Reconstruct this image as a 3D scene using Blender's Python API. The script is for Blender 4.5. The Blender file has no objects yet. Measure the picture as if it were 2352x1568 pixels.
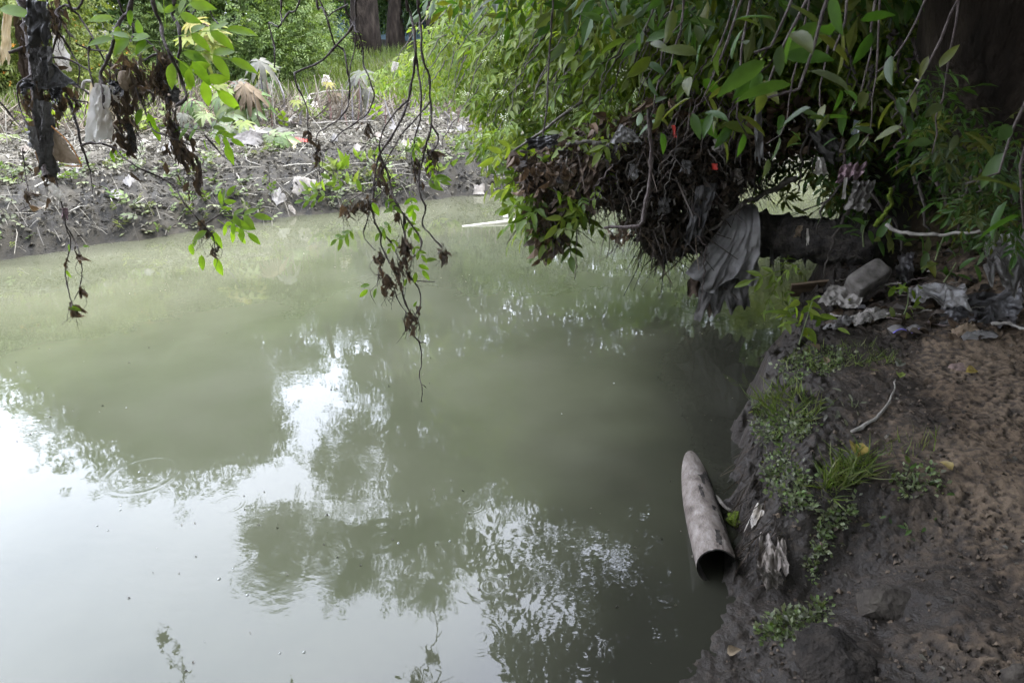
import bpy, math, random
import numpy as np
from mathutils import Vector, Matrix

# ------------------------------------------------------------------ camera, sky, sun, exposure
scene = bpy.context.scene
CAM_H, PITCH, FOC = 2.0, math.radians(23.0), 1568.0      # metres, downward tilt, focal length for a 2352 px wide frame
cam_data = bpy.data.cameras.new('camera')
cam_data.lens = 24.0; cam_data.sensor_width = 36.0
cam_data.clip_start = 0.05; cam_data.clip_end = 1000.0
cam_data.dof.use_dof = True; cam_data.dof.focus_distance = 3.4; cam_data.dof.aperture_fstop = 7.0
camera = bpy.data.objects.new('camera', cam_data); scene.collection.objects.link(camera)
camera.location = (0, 0, CAM_H); camera.rotation_euler = (math.pi / 2 - PITCH, 0, 0)
scene.camera = camera

SUN_EL, SUN_AZ = math.radians(60), math.radians(85)     # azimuth from +Y towards +X: high behind the canopy on the right
world = bpy.data.worlds.new('World'); scene.world = world; world.use_nodes = True
wn, wl = world.node_tree.nodes, world.node_tree.links
wn.clear()
w_out = wn.new('ShaderNodeOutputWorld'); w_bg = wn.new('ShaderNodeBackground')
sky = wn.new('ShaderNodeTexSky'); sky.sky_type = 'NISHITA'; sky.sun_disc = False
sky.sun_elevation = SUN_EL; sky.sun_rotation = SUN_AZ; sky.air_density = 1.0; sky.dust_density = 2.0
w_tc = wn.new('ShaderNodeTexCoord'); w_map = wn.new('ShaderNodeMapping'); w_map.inputs['Scale'].default_value = (1.0, 1.0, 2.2)
w_noise = wn.new('ShaderNodeTexNoise'); w_noise.inputs['Scale'].default_value = 2.1; w_noise.inputs['Detail'].default_value = 7
w_ramp = wn.new('ShaderNodeValToRGB')
w_ramp.color_ramp.elements[0].position = 0.3; w_ramp.color_ramp.elements[0].color = (7.6, 8.2, 10.2, 1)
w_ramp.color_ramp.elements[1].position = 0.7; w_ramp.color_ramp.elements[1].color = (10.0, 10.5, 12.0, 1)
w_mix = wn.new('ShaderNodeMix'); w_mix.data_type = 'RGBA'; w_mix.inputs['Factor'].default_value = 0.88
wl.new(w_tc.outputs['Generated'], w_map.inputs['Vector']); wl.new(w_map.outputs['Vector'], w_noise.inputs['Vector'])
wl.new(w_noise.outputs['Fac'], w_ramp.inputs['Fac'])
wl.new(sky.outputs['Color'], w_mix.inputs['A']); wl.new(w_ramp.outputs['Color'], w_mix.inputs['B'])
wl.new(w_mix.outputs['Result'], w_bg.inputs['Color']); w_bg.inputs['Strength'].default_value = 0.12
wl.new(w_bg.outputs['Background'], w_out.inputs['Surface'])

sun_data = bpy.data.lights.new('sun', 'SUN'); sun_data.energy = 0.8; sun_data.angle = math.radians(14); sun_data.color = (1.0, 0.96, 0.9)
sun = bpy.data.objects.new('sun', sun_data); scene.collection.objects.link(sun)
sun.rotation_euler = Vector((-math.sin(SUN_AZ) * math.cos(SUN_EL), -math.cos(SUN_AZ) * math.cos(SUN_EL), -math.sin(SUN_EL))).to_track_quat('-Z', 'Y').to_euler()

scene.view_settings.view_transform = 'Standard'; scene.view_settings.look = 'None'
scene.view_settings.gamma = 1.0; scene.view_settings.use_curve_mapping = False
scene.view_settings.exposure = 3.25
cy = scene.cycles
cy.max_bounces = 7; cy.diffuse_bounces = 4; cy.glossy_bounces = 3; cy.transmission_bounces = 4; cy.transparent_max_bounces = 6
cy.use_denoising = True; cy.sample_clamp_indirect = 12.0

# ------------------------------------------------------------------ helpers
rnd = random.Random(11)
RG = np.random.default_rng(11)
COL = scene.collection
CP, SP = math.cos(PITCH), math.sin(PITCH)
def ray(px, py):
    """direction through a point of the 2352x1568 view"""
    xn, yn = (px - 1176) / FOC, (784 - py) / FOC
    return np.array([xn, CP + yn * SP, -SP + yn * CP])
def at(px, py, Y):
    d = ray(px, py); return np.array([0, 0, CAM_H]) + d * (Y / d[1])
def gz(px, py, z=0.0):
    d = ray(px, py); return np.array([0, 0, CAM_H]) + d * ((z - CAM_H) / d[2])
def mirrored(px, py, Y):
    """the point at distance Y whose image in the water is seen there"""
    p = at(px, py, Y); p[2] = -p[2]; return p

_perm = np.random.default_rng(3).permutation(512)
_perm = np.concatenate([_perm, _perm, _perm])
_ang = np.random.default_rng(4).random(2048) * 6.28318
def pnoise(x, y, seed=0):
    x = np.asarray(x, float) + seed * 17.31; y = np.asarray(y, float) - seed * 9.77
    xi = np.floor(x).astype(int); yi = np.floor(y).astype(int)
    xf, yf = x - xi, y - yi
    def g(ix, iy, fx, fy):
        h = _perm[(_perm[ix % 512] + iy) % 512]
        a = _ang[h]; return np.cos(a) * fx + np.sin(a) * fy
    u = xf * xf * xf * (xf * (xf * 6 - 15) + 10); v = yf * yf * yf * (yf * (yf * 6 - 15) + 10)
    a = g(xi, yi, xf, yf); b = g(xi + 1, yi, xf - 1, yf); c = g(xi, yi + 1, xf, yf - 1); d = g(xi + 1, yi + 1, xf - 1, yf - 1)
    return (a * (1 - u) + b * u) * (1 - v) + (c * (1 - u) + d * u) * v
def fbm(x, y, oct=4, seed=0, gain=0.5):
    s, a, f = 0, 1.0, 1.0
    for o in range(oct):
        s = s + a * pnoise(np.asarray(x) * f, np.asarray(y) * f, seed + o * 3); a *= gain; f *= 2.03
    return s

def norm(v):
    return v / np.maximum(np.linalg.norm(v, axis=-1, keepdims=True), 1e-9)
def mesh_np(name, V, F, mat=None, tint=None, smooth=True, attrs=None):
    me = bpy.data.meshes.new(name)
    V = np.asarray(V, dtype=np.float32); F = np.asarray(F, dtype=np.int32); n, k = F.shape
    me.vertices.add(len(V)); me.vertices.foreach_set('co', V.ravel())
    me.loops.add(n * k); me.loops.foreach_set('vertex_index', F.ravel())
    me.polygons.add(n); me.polygons.foreach_set('loop_start', np.arange(0, n * k, k, dtype=np.int32))
    me.polygons.foreach_set('use_smooth', np.full(n, smooth, dtype=bool))
    me.update(calc_edges=True)
    at_ = dict(attrs or {})
    if tint is not None: at_['tint'] = tint
    for key, val in at_.items():
        a = me.attributes.new(key, 'FLOAT', 'POINT'); a.data.foreach_set('value', np.asarray(val, dtype=np.float32))
    if mat: me.materials.append(mat)
    return me
def wpos(o):
    p = Vector((0, 0, 0))
    while o is not None:
        p = p + o.location; o = o.parent
    return p
def tag(o, label=None, cat=None, group=None, kind=None):
    if label: o['label'] = label
    if cat: o['category'] = cat
    if group: o['group'] = group
    if kind: o['kind'] = kind
    return o
def thing(name, label, cat, loc=(0, 0, 0), group=None):
    o = bpy.data.objects.new(name, None); COL.objects.link(o); o.location = [float(c) for c in loc]
    o.empty_display_size = 0.1
    return tag(o, label, cat, group)
def obj(name, VF, mat, parent=None, tint=None, smooth=True, origin=None, attrs=None):
    """one mesh object from world-space vertices"""
    V, F = VF
    V = np.asarray(V, float)
    if parent is not None: off = np.array(wpos(parent))
    else: off = np.asarray(origin if origin is not None else [V[:, 0].mean(), V[:, 1].mean(), V[:, 2].min()], float)
    o = bpy.data.objects.new(name, mesh_np(name, V - off, F, mat, tint, smooth, attrs)); COL.objects.link(o)
    if parent is not None: o.parent = parent
    else: o.location = off
    return o
def merge(parts):
    Vs, Fs, n = [], [], 0
    for V, F in parts:
        Vs.append(V); Fs.append(np.asarray(F) + n); n += len(V)
    return np.concatenate(Vs), np.concatenate(Fs)
def smooth_path(pts, n):
    pts = np.asarray(pts, float)
    if len(pts) < 3:
        t = np.linspace(0, 1, n)[:, None]; return pts[0] * (1 - t) + pts[-1] * t
    P = np.vstack([2 * pts[0] - pts[1], pts, 2 * pts[-1] - pts[-2]])
    seg = np.linalg.norm(np.diff(pts, axis=0), axis=1); cum = np.concatenate([[0], np.cumsum(seg)]); cum /= cum[-1]
    out = []
    for t in np.linspace(0, 1, n):
        i = min(int(np.searchsorted(cum, t, side='right')) - 1, len(pts) - 2)
        u = (t - cum[i]) / max(cum[i + 1] - cum[i], 1e-9)
        a, b, c, d = P[i], P[i + 1], P[i + 2], P[i + 3]
        out.append(0.5 * (2 * b + (c - a) * u + (2 * a - 5 * b + 4 * c - d) * u * u + (3 * b - a - 3 * c + d) * u ** 3))
    return np.array(out)
def tube(path, rad, sides=6, lump=0.0, seed=0):
    path = np.asarray(path, float); n = len(path)
    rad = np.full(n, rad) if np.isscalar(rad) else np.asarray(rad, float)
    T = norm(np.gradient(path, axis=0))
    ref = np.array([0.0, 0, 1]) if abs(T[0][2]) < 0.8 else np.array([1.0, 0, 0])
    N = np.zeros_like(path); v = ref
    for i in range(n):
        v = v - T[i] * np.dot(v, T[i]); v = v / max(np.linalg.norm(v), 1e-9); N[i] = v
    B = np.cross(T, N)
    a = np.arange(sides) / sides * 2 * math.pi
    r = rad[:, None] * np.ones(sides)
    if lump: r = r * (1 + lump * fbm(np.arange(n)[:, None] * 0.35 + seed, np.cos(a)[None] * 1.3 + np.sin(a)[None] * 0.7, 3, seed))
    V = path[:, None] + r[..., None] * (np.cos(a)[None, :, None] * N[:, None] + np.sin(a)[None, :, None] * B[:, None])
    V = V.reshape(-1, 3)
    i = np.arange(n - 1)[:, None] * sides; j = np.arange(sides)[None]; jn = (j + 1) % sides
    F = np.stack([i + j, i + jn, i + sides + jn, i + sides + j], -1).reshape(-1, 4)
    V = np.vstack([V, path[0], path[-1]]); c0, c1 = n * sides, n * sides + 1
    e = (n - 1) * sides
    caps = [[c0, (k + 1) % sides, k, c0] for k in range(sides)] + [[c1, e + k, e + (k + 1) % sides, c1] for k in range(sides)]
    caps = np.array(caps)
    # caps as thin quads: pair neighbouring rim points
    if sides % 2 == 0:
        caps = np.array([[c0, (k + 2) % sides, (k + 1) % sides, k] for k in range(0, sides, 2)] + [[c1, e + k, e + (k + 1) % sides, e + (k + 2) % sides] for k in range(0, sides, 2)])
        F = np.vstack([F, caps])
    return V, F
def twig(pts, r0, r1, n=None, sides=6, wob=0.0, knob=0.0):
    """a tapering branch through points, with small kinks and swollen nodes"""
    L = np.linalg.norm(np.diff(np.asarray(pts), axis=0), axis=1).sum()
    n = n or max(6, int(L / 0.02)); n = min(n, 90)
    p = smooth_path(pts, n)
    if wob:
        s = rnd.random() * 99; t = np.arange(n) * 0.37
        p[1:-1] += wob * np.stack([fbm(t + s, t * 0 + k * 7.1, 2) for k in range(3)], -1)[1:-1]
    r = np.linspace(r0, r1, n)
    if knob:
        for k in range(2, n - 1, rnd.randint(5, 9)): r[k] *= 1 + knob
    return tube(p, r, sides)
def sheet_faces(nx, ny):
    i = np.arange(ny - 1)[:, None] * nx; j = np.arange(nx - 1)[None]
    return np.stack([i + j, i + j + 1, i + nx + j + 1, i + nx + j], -1).reshape(-1, 4)

# ---- leaves
def leaflet(n=2, w=0.2, fold=0.06, curl=0.18, peak=0.45, ser=0.0):
    t = np.linspace(0, 1, n + 1); mid = np.stack([t * 0, t, -curl * t ** 2], -1)
    ts = t[1:-1]; hw = w * np.sin(np.pi * ts ** (math.log(0.5) / math.log(peak))) ** 0.8
    if ser: hw = hw * (1 + ser * np.where(np.arange(len(ts)) % 2, 1, -1))
    Lf = np.stack([-hw, ts, -curl * ts ** 2 + fold], -1); Rt = np.stack([hw, ts, -curl * ts ** 2 + fold], -1)
    V = np.vstack([mid, Lf, Rt]); F = []
    m = len(ts); l0 = n + 1; r0 = l0 + m
    F += [[0, 1, l0], [0, r0, 1]]
    for i in range(m - 1):
        F += [[i + 1, i + 2, l0 + i + 1], [i + 1, l0 + i + 1, l0 + i], [i + 1, r0 + i, r0 + i + 1], [i + 1, r0 + i + 1, i + 2]]
    F += [[n - 1, n, l0 + m - 1], [n - 1, r0 + m - 1, n]]
    return V, np.array(F)
def frames(y, up, scale=1.0):
    y = norm(y); z = norm(up - (up * y).sum(-1, keepdims=True) * y); x = np.cross(y, z)
    return x, y, z
def inst(base, pos, d, up, s):
    bv, bf = base; n = len(pos); s = np.broadcast_to(np.asarray(s, float), (n,))
    x, y, z = frames(np.asarray(d, float), np.asarray(up, float))
    V = pos[:, None] + s[:, None, None] * (bv[None, :, 0, None] * x[:, None] + bv[None, :, 1, None] * y[:, None] + bv[None, :, 2, None] * z[:, None])
    F = bf[None] + (np.arange(n) * len(bv))[:, None, None]
    return V.reshape(-1, 3), F.reshape(-1, bf.shape[1])
def compound(lf, pairs=2, ang=55, ls=0.45, stalk=True):
    pos, d, s = [], [], []
    for k in range(pairs):
        t = 0.3 + 0.62 * k / max(pairs, 1)
        for sg in (-1, 1):
            pos.append([0, t, -0.12 * t * t]); a = math.radians(ang - 8 * k); d.append([sg * math.sin(a), math.cos(a), -0.25]); s.append(ls * (0.85 + 0.15 * k))
    pos.append([0, 0.88, -0.1]); d.append([0, 1, -0.35]); s.append(ls * 1.1)
    n = len(pos)
    V, F = inst(lf, np.array(pos, float), np.array(d, float), np.tile([0, 0.1, 1.0], (n, 1)), np.array(s))
    if stalk:
        w = 0.012; q = np.array([[-w, 0, 0], [w, 0, 0], [w, .5, -.03], [-w, .5, -.03], [w, .95, -.11], [-w, .95, -.11]]); k0 = len(V)
        V = np.vstack([V, q]); F = np.vstack([F, np.array([[0, 1, 2], [0, 2, 3], [3, 2, 4], [3, 4, 5]]) + k0])
    return V, F
def palmate(lobes=8, droop=0.3, valley=0.42, crumple=0.0, seed=0):
    """castor leaf: pointed lobes round a centre, each folded along its rib"""
    r_ = np.random.default_rng(seed); V = [[0, 0, 0]]; F = []
    span = math.radians(320); 
    for k in range(lobes):
        a = -span / 2 + span * (k + 0.5) / lobes; da = span / lobes / 2
        L = 0.72 + 0.28 * math.cos(a * 0.5) ; L *= 1 + r_.uniform(-.08, .08)
        dz = droop * (1 + r_.uniform(-.35, .5))
        def P(rr, aa, lift): return [rr * math.sin(aa), rr * math.cos(aa), -dz * rr * rr + lift + crumple * r_.uniform(-1, 1)]
        b = len(V)
        V += [P(valley * L, a - da, 0.0), P(.62 * L, a - da * .62, .03), P(.85 * L, a - da * .28, .02), P(L, a, -.02), P(.85 * L, a + da * .28, .02), P(.62 * L, a + da * .62, .03), P(valley * L, a + da, 0.0), P(.5 * L, a, -.045), P(.78 * L, a, -.04)]
        F += [[0, b + 7, b], [b, b + 7, b + 1], [b + 7, b + 8, b + 1], [b + 1, b + 8, b + 2], [b + 8, b + 3, b + 2], [0, b + 6, b + 7], [b + 6, b + 5, b + 7], [b + 7, b + 5, b + 8], [b + 8, b + 5, b + 4], [b + 8, b + 4, b + 3]]
    return np.array(V, float), np.array(F)
def crumpled(seed, n=5, w=0.3):
    r_ = np.random.default_rng(seed); V, F = leaflet(n, w, 0.08, 0.35)
    V = V.copy(); V[:, 2] += r_.uniform(-.09, .09, len(V)); V[:, 0] += r_.uniform(-.05, .05, len(V))
    c = r_.uniform(-1.5, 1.5); a = V[:, 0] * c * 3; V[:, 2] += np.abs(V[:, 0]) * r_.uniform(.2, .9)
    return V, F
LEAF = leaflet(6, 0.18, 0.045, 0.25, peak=.42); WIDE = leaflet(6, .2, .045, .22, peak=.44); LEAF3 = leaflet(3, 0.165, 0.05, 0.25); LITE = leaflet(2, 0.17, 0.05, 0.15)
ELDER = compound(LEAF, 2); ELDER_LITE = compound(LITE, 2, stalk=False)
def rdir(n, down=0.0):
    v = RG.normal(size=(n, 3)); v[:, 2] = v[:, 2] * 0.5 - down; return norm(v)
def rup(n, j=0.5):
    return np.array([0, 0, 1.0]) + RG.normal(size=(n, 3)) * j
_lm = {}
def leaf_mesh(key, geom, mat):
    k = (key, mat.name)
    if k not in _lm: _lm[k] = mesh_np(key, geom[0], geom[1], mat)
    return _lm[k]
def place(name, me, parent, pos, d, up, s):
    o = bpy.data.objects.new(name, me); COL.objects.link(o)
    x, y, z = frames(np.asarray([d], float), np.asarray([up], float))
    M = Matrix.Identity(4)
    for i, c in enumerate((x[0], y[0], z[0])):
        for r in range(3): M[r][i] = c[r] * s
    p = np.asarray(pos, float) - (np.array(wpos(parent)) if parent is not None else 0)
    for r in range(3): M[r][3] = p[r]
    if parent is not None: o.parent = parent
    o.matrix_basis = M
    return o

# ------------------------------------------------------------------ materials
def nodes_of(name):
    m = bpy.data.materials.new(name); m.use_nodes = True; nt = m.node_tree
    return m, nt.nodes, nt.links, nt.nodes['Principled BSDF']
def ramp(N, L, src, cols, lo=0.0, hi=1.0):
    r = N.new('ShaderNodeValToRGB'); e = r.color_ramp.elements
    while len(e) < len(cols): e.new(0.5)
    for i, c in enumerate(cols):
        e[i].position = lo + (hi - lo) * i / max(len(cols) - 1, 1); e[i].color = (*c, 1)
    L.new(src, r.inputs['Fac']); return r.outputs['Color']
def surf(name, cols, scale=6.0, rough=0.7, bump=0.0, bscale=20.0, spec=0.4, transl=0.0, stretch=(1, 1, 1), rough2=None, tcol=None, lo=0.3, hi=0.7, bdist=0.02):
    m, N, L, B = nodes_of(name)
    tc = N.new('ShaderNodeTexCoord'); mp = N.new('ShaderNodeMapping'); mp.inputs['Scale'].default_value = stretch
    L.new(tc.outputs['Object'], mp.inputs['Vector'])
    nz = N.new('ShaderNodeTexNoise'); nz.inputs['Scale'].default_value = scale; nz.inputs['Detail'].default_value = 6
    L.new(mp.outputs['Vector'], nz.inputs['Vector'])
    c = ramp(N, L, nz.outputs['Fac'], cols, lo, hi)
    L.new(c, B.inputs['Base Color']); B.inputs['Roughness'].default_value = rough; B.inputs['Specular IOR Level'].default_value = spec
    if rough2 is not None:
        mr = N.new('ShaderNodeMapRange'); mr.inputs['From Min'].default_value = 0.35; mr.inputs['From Max'].default_value = 0.65
        mr.inputs['To Min'].default_value = rough; mr.inputs['To Max'].default_value = rough2
        L.new(nz.outputs['Fac'], mr.inputs['Value']); L.new(mr.outputs['Result'], B.inputs['Roughness'])
    if bump:
        n2 = N.new('ShaderNodeTexNoise'); n2.inputs['Scale'].default_value = bscale; n2.inputs['Detail'].default_value = 5
        L.new(mp.outputs['Vector'], n2.inputs['Vector'])
        b = N.new('ShaderNodeBump'); b.inputs['Strength'].default_value = bump; b.inputs['Distance'].default_value = bdist
        L.new(n2.outputs['Fac'], b.inputs['Height']); L.new(b.outputs['Normal'], B.inputs['Normal'])
    if transl:
        T = N.new('ShaderNodeBsdfTranslucent'); mx = N.new('ShaderNodeMixShader'); mx.inputs['Fac'].default_value = transl
        if tcol: T.inputs['Color'].default_value = (*tcol, 1)
        else: L.new(c, T.inputs['Color'])
        L.new(B.outputs['BSDF'], mx.inputs[1]); L.new(T.outputs['BSDF'], mx.inputs[2])
        L.new(mx.outputs['Shader'], N['Material Output'].inputs['Surface'])
    return m
def leafmat(name, cols, transl=0.4, rough=0.48, src='tint', tmul=(1.5, 1.6, 0.6), spec=0.28):
    m, N, L, B = nodes_of(name)
    if src == 'tint':
        a = N.new('ShaderNodeAttribute'); a.attribute_name = 'tint'; s = a.outputs['Fac']
    else:
        a = N.new('ShaderNodeObjectInfo'); s = a.outputs['Random']
    c = ramp(N, L, s, cols)
    tc = N.new('ShaderNodeTexCoord'); nz = N.new('ShaderNodeTexNoise'); nz.inputs['Scale'].default_value = 9.0 if src == 'tint' else 2.5; nz.inputs['Detail'].default_value = 4
    L.new(tc.outputs['Object'], nz.inputs['Vector'])
    mr = N.new('ShaderNodeMapRange'); mr.inputs['From Min'].default_value = .3; mr.inputs['From Max'].default_value = .7; mr.inputs['To Min'].default_value = .72; mr.inputs['To Max'].default_value = 1.25
    L.new(nz.outputs['Fac'], mr.inputs['Value'])
    v = N.new('ShaderNodeVectorMath'); v.operation = 'SCALE'; L.new(c, v.inputs[0]); L.new(mr.outputs['Result'], v.inputs['Scale'])
    L.new(v.outputs['Vector'], B.inputs['Base Color']); B.inputs['Roughness'].default_value = rough; B.inputs['Specular IOR Level'].default_value = spec
    if transl:
        T = N.new('ShaderNodeBsdfTranslucent'); mx = N.new('ShaderNodeMixShader'); mx.inputs['Fac'].default_value = transl
        mu = N.new('ShaderNodeVectorMath'); mu.operation = 'MULTIPLY'; mu.inputs[1].default_value = tmul
        L.new(v.outputs['Vector'], mu.inputs[0]); L.new(mu.outputs['Vector'], T.inputs['Color'])
        L.new(B.outputs['BSDF'], mx.inputs[1]); L.new(T.outputs['BSDF'], mx.inputs[2]); L.new(mx.outputs['Shader'], N['Material Output'].inputs['Surface'])
    return m
ELD = [(.05, .085, .012), (.09, .14, .016), (.13, .185, .02), (.11, .13, .05), (.16, .2, .025), (.075, .11, .014)]
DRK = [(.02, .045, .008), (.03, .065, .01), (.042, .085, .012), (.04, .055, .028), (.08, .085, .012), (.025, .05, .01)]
DEAD = [(.045, .033, .022), (.1, .07, .043), (.065, .05, .036), (.16, .11, .065), (.032, .026, .02)]
M = dict(
    elder=leafmat('elder_leaf', ELD, .45), elder_o=leafmat('elder_leaf_single', ELD, .5, src='obj'),
    fresh_o=leafmat('fresh_leaf_single', [(.09, .16, .02), (.12, .2, .025), (.15, .23, .03), (.11, .17, .03)], .6, src='obj', tmul=(1.7, 1.8, .5)),
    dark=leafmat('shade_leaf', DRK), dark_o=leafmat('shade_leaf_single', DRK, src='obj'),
    far=leafmat('distant_leaf', [(.05, .085, .02), (.08, .12, .03), (.11, .15, .045), (.15, .185, .065)], .35),
    far2=leafmat('distant_leaf_yellowish', [(.06, .085, .018), (.09, .115, .025), (.12, .14, .035), (.15, .155, .045)], .35),
    wood=leafmat('woodland_leaf', [(.03, .06, .013), (.045, .085, .018), (.06, .11, .025)], .3),
    castor=leafmat('castor_leaf', [(.06, .105, .025), (.09, .14, .045), (.13, .16, .09), (.12, .15, .035)], .3, .5, src='obj'),
    castor_pale=leafmat('castor_leaf_pale', [(.075, .08, .055), (.12, .115, .1), (.095, .105, .06)], .25, .6, src='obj'),
    castor_yellow=leafmat('castor_leaf_yellow', [(.11, .13, .025), (.15, .165, .035), (.18, .155, .035)], .4, .5, src='obj'),
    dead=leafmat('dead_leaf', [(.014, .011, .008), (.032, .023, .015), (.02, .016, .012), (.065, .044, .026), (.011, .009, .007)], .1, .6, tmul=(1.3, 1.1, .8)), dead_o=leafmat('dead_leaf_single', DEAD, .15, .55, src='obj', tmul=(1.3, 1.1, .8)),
    deadb=leafmat('dead_leaf_brown', [(.035, .024, .015), (.08, .052, .03), (.05, .037, .025), (.13, .085, .05), (.025, .019, .014)], .12, .7, tmul=(1.3, 1.1, .8)),
    dry=leafmat('dry_leaf', [(.12, .09, .055), (.17, .13, .08), (.1, .075, .048)], .2, .7, src='obj', tmul=(1.2, 1.1, .9)),
    litter=leafmat('leaf_litter', [(.026, .023, .017), (.06, .054, .041), (.105, .096, .074), (.17, .158, .126), (.28, .265, .22), (.1, .11, .045)], .1, .6, tmul=(1.1, 1.05, .9)),
    grass=leafmat('grass_blade', [(.04, .065, .014), (.07, .1, .02), (.1, .13, .03), (.13, .13, .06)], .4, .5),
    weed=leafmat('weed_leaf', [(.06, .1, .02), (.1, .14, .045), (.17, .18, .11), (.07, .09, .04), (.12, .12, .09)], .3, .45),
    flower=leafmat('flower_white', [(.3, .36, .14), (.55, .56, .42), (.26, .34, .1)], .2, .7),
    orange=leafmat('flower_orange', [(.6, .16, .02), (.7, .25, .03), (.55, .3, .04)], .2, .7),
    yellow=leafmat('fallen_leaf_yellow', [(.2, .15, .035), (.25, .19, .05), (.17, .13, .05)], .2, .5, src='obj', tmul=(1.2, 1.1, .6)),
    bark=surf('bark_dark', [(.022, .018, .014), (.05, .042, .034), (.08, .07, .058)], 22, .85, .6, 60, .25, stretch=(1, 1, .4)),
    barkg=surf('bark_grey', [(.05, .043, .035), (.1, .088, .072), (.17, .155, .13)], 18, .8, .5, 70, .25),
    trunk=surf('bark_trunk', [(.01, .008, .006), (.022, .017, .013), (.04, .032, .024)], 9, .95, 1.0, 26, .1, stretch=(1, 1, .3), bdist=.05),
    vine=surf('vine_bark', [(.025, .018, .015), (.055, .04, .034), (.09, .075, .065)], 30, .7, .5, 90, .3),
    stemgrey=surf('stalk_grey_mauve', [(.08, .075, .078), (.13, .12, .122), (.1, .085, .08)], 14, .6, .2, 50),
    stemred=surf('stalk_reddish', [(.08, .04, .034), (.12, .065, .055), (.11, .09, .065)], 14, .6, .2, 50),
    stick=surf('bleached_stick', [(.1, .088, .072), (.18, .165, .14), (.25, .235, .2)], 14, .75, .4, 60),
    pwhite=surf('plastic_white_dirty', [(.3, .25, .18), (.55, .51, .45), (.68, .66, .62)], 9, .35, .5, 24, .5, .35, rough2=.5),
    pcream=surf('plastic_cream_stained', [(.28, .2, .09), (.5, .4, .24), (.64, .58, .46)], 8, .35, .5, 24, .5, .4, rough2=.5),
    pgrey=surf('plastic_grey_silt', [(.07, .064, .058), (.13, .122, .113), (.2, .19, .18)], 7, .42, .6, 26, .5, .06, rough2=.65),
    pclear=surf('plastic_clear_film', [(.08, .072, .062), (.18, .17, .155), (.28, .27, .25)], 11, .2, .6, 26, .6, .5, rough2=.4),
    pblack=surf('plastic_black_muddy', [(.012, .011, .011), (.03, .027, .025), (.07, .062, .055)], 9, .3, .6, 30, .5, 0, rough2=.6),
    pbrown=surf('cloth_brown_muddy', [(.04, .028, .02), (.09, .065, .047), (.15, .115, .085)], 10, .85, .6, 60, .2, .08),
    pkraft=surf('sacking_tan', [(.12, .08, .045), (.22, .165, .11), (.33, .27, .2)], 9, .6, .4, 70, .3, .25),
    porange=surf('hem_orange', [(.4, .17, .05), (.55, .27, .09)], 14, .6, .3, 60, .3, .2),
    cgrey=surf('cloth_grey', [(.11, .1, .085), (.18, .165, .145), (.25, .23, .205)], 9, .9, .5, 120, .15),
    cdark=surf('cloth_dark_grey', [(.03, .027, .024), (.075, .07, .064), (.14, .132, .122)], 9, .85, .5, 90, .2),
    mauve=surf('cloth_mauve', [(.14, .09, .1), (.24, .16, .17), (.3, .22, .22)], 12, .85, .5, 90, .2),
    foam=surf('foam_grey', [(.035, .03, .025), (.1, .09, .078), (.15, .137, .12)], 14, .95, .4, 160, .1),
    red=surf('plastic_red', [(.45, .03, .02), (.6, .06, .04)], 12, .4, .3, 40, .5, .15),
    teal=surf('plastic_teal', [(.08, .2, .16), (.16, .3, .25)], 12, .4, .3, 40, .5, .2),
    blue=surf('wrapper_blue', [(.1, .16, .34), (.5, .55, .6), (.5, .35, .1)], 30, .35, .3, 40, .5),
    violet=surf('plastic_violet', [(.16, .13, .5), (.25, .22, .62)], 12, .4, .2, 40, .5),
    pvc=surf('pipe_plastic_stained', [(.05, .038, .03), (.11, .09, .074), (.15, .128, .11), (.2, .178, .155)], 24, .55, .5, 90, .35, rough2=.6, lo=.3, hi=.7, stretch=(1, .6, 1)),
    pvcin=surf('pipe_inside_mud', [(.02, .017, .014), (.045, .038, .03)], 12, .8, .5, 40),
    mudcake=surf('mud_caked', [(.012, .01, .009), (.026, .022, .018), (.05, .042, .033)], 16, .85, 1.0, 40, .3, bdist=.03),
    rust=surf('rusty_drum', [(.008, .006, .005), (.02, .013, .01), (.035, .021, .015)], 6, .9, .8, 30, .15),
    mudcloth=surf('cloth_silted', [(.07, .058, .046), (.14, .12, .1), (.22, .195, .17)], 12, .85, .5, 80, .2),
    stone=surf('stone_silty', [(.025, .021, .017), (.045, .038, .03), (.075, .065, .05)], 9, .9, .7, 40, .2),
    pink=surf('stone_pink', [(.14, .1, .085), (.19, .14, .12)], 12, .9, .5, 60, .2),
    moss=surf('moss', [(.04, .06, .008), (.08, .11, .014), (.12, .15, .025)], 40, .95, 1.0, 120, .1),
    plank=surf('board_wet', [(.06, .04, .025), (.12, .085, .055), (.19, .145, .1)], 7, .6, .4, 40, .3, stretch=(.3, 2, 2)),
    wall=surf('wall_blue', [(.09, .15, .18), (.13, .2, .235)], 2, .7, .1, 30),
    wallw=surf('wall_pale', [(.25, .26, .28), (.33, .34, .36)], 2, .7, .1, 30),
    roofr=surf('roof_red', [(.2, .06, .045), (.26, .085, .06)], 3, .6, .2, 20),
    dkglass=surf('window_glass', [(.03, .04, .05), (.06, .07, .09)], 1, .1, 0, 1, .6),
    bamboo=surf('pole_pale', [(.45, .42, .33), (.6, .57, .48)], 8, .5, .2, 40),
    bubble=surf('bubble_film', [(.25, .26, .22), (.35, .36, .32)], 8, .05, 0, 1, .8),
)

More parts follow.
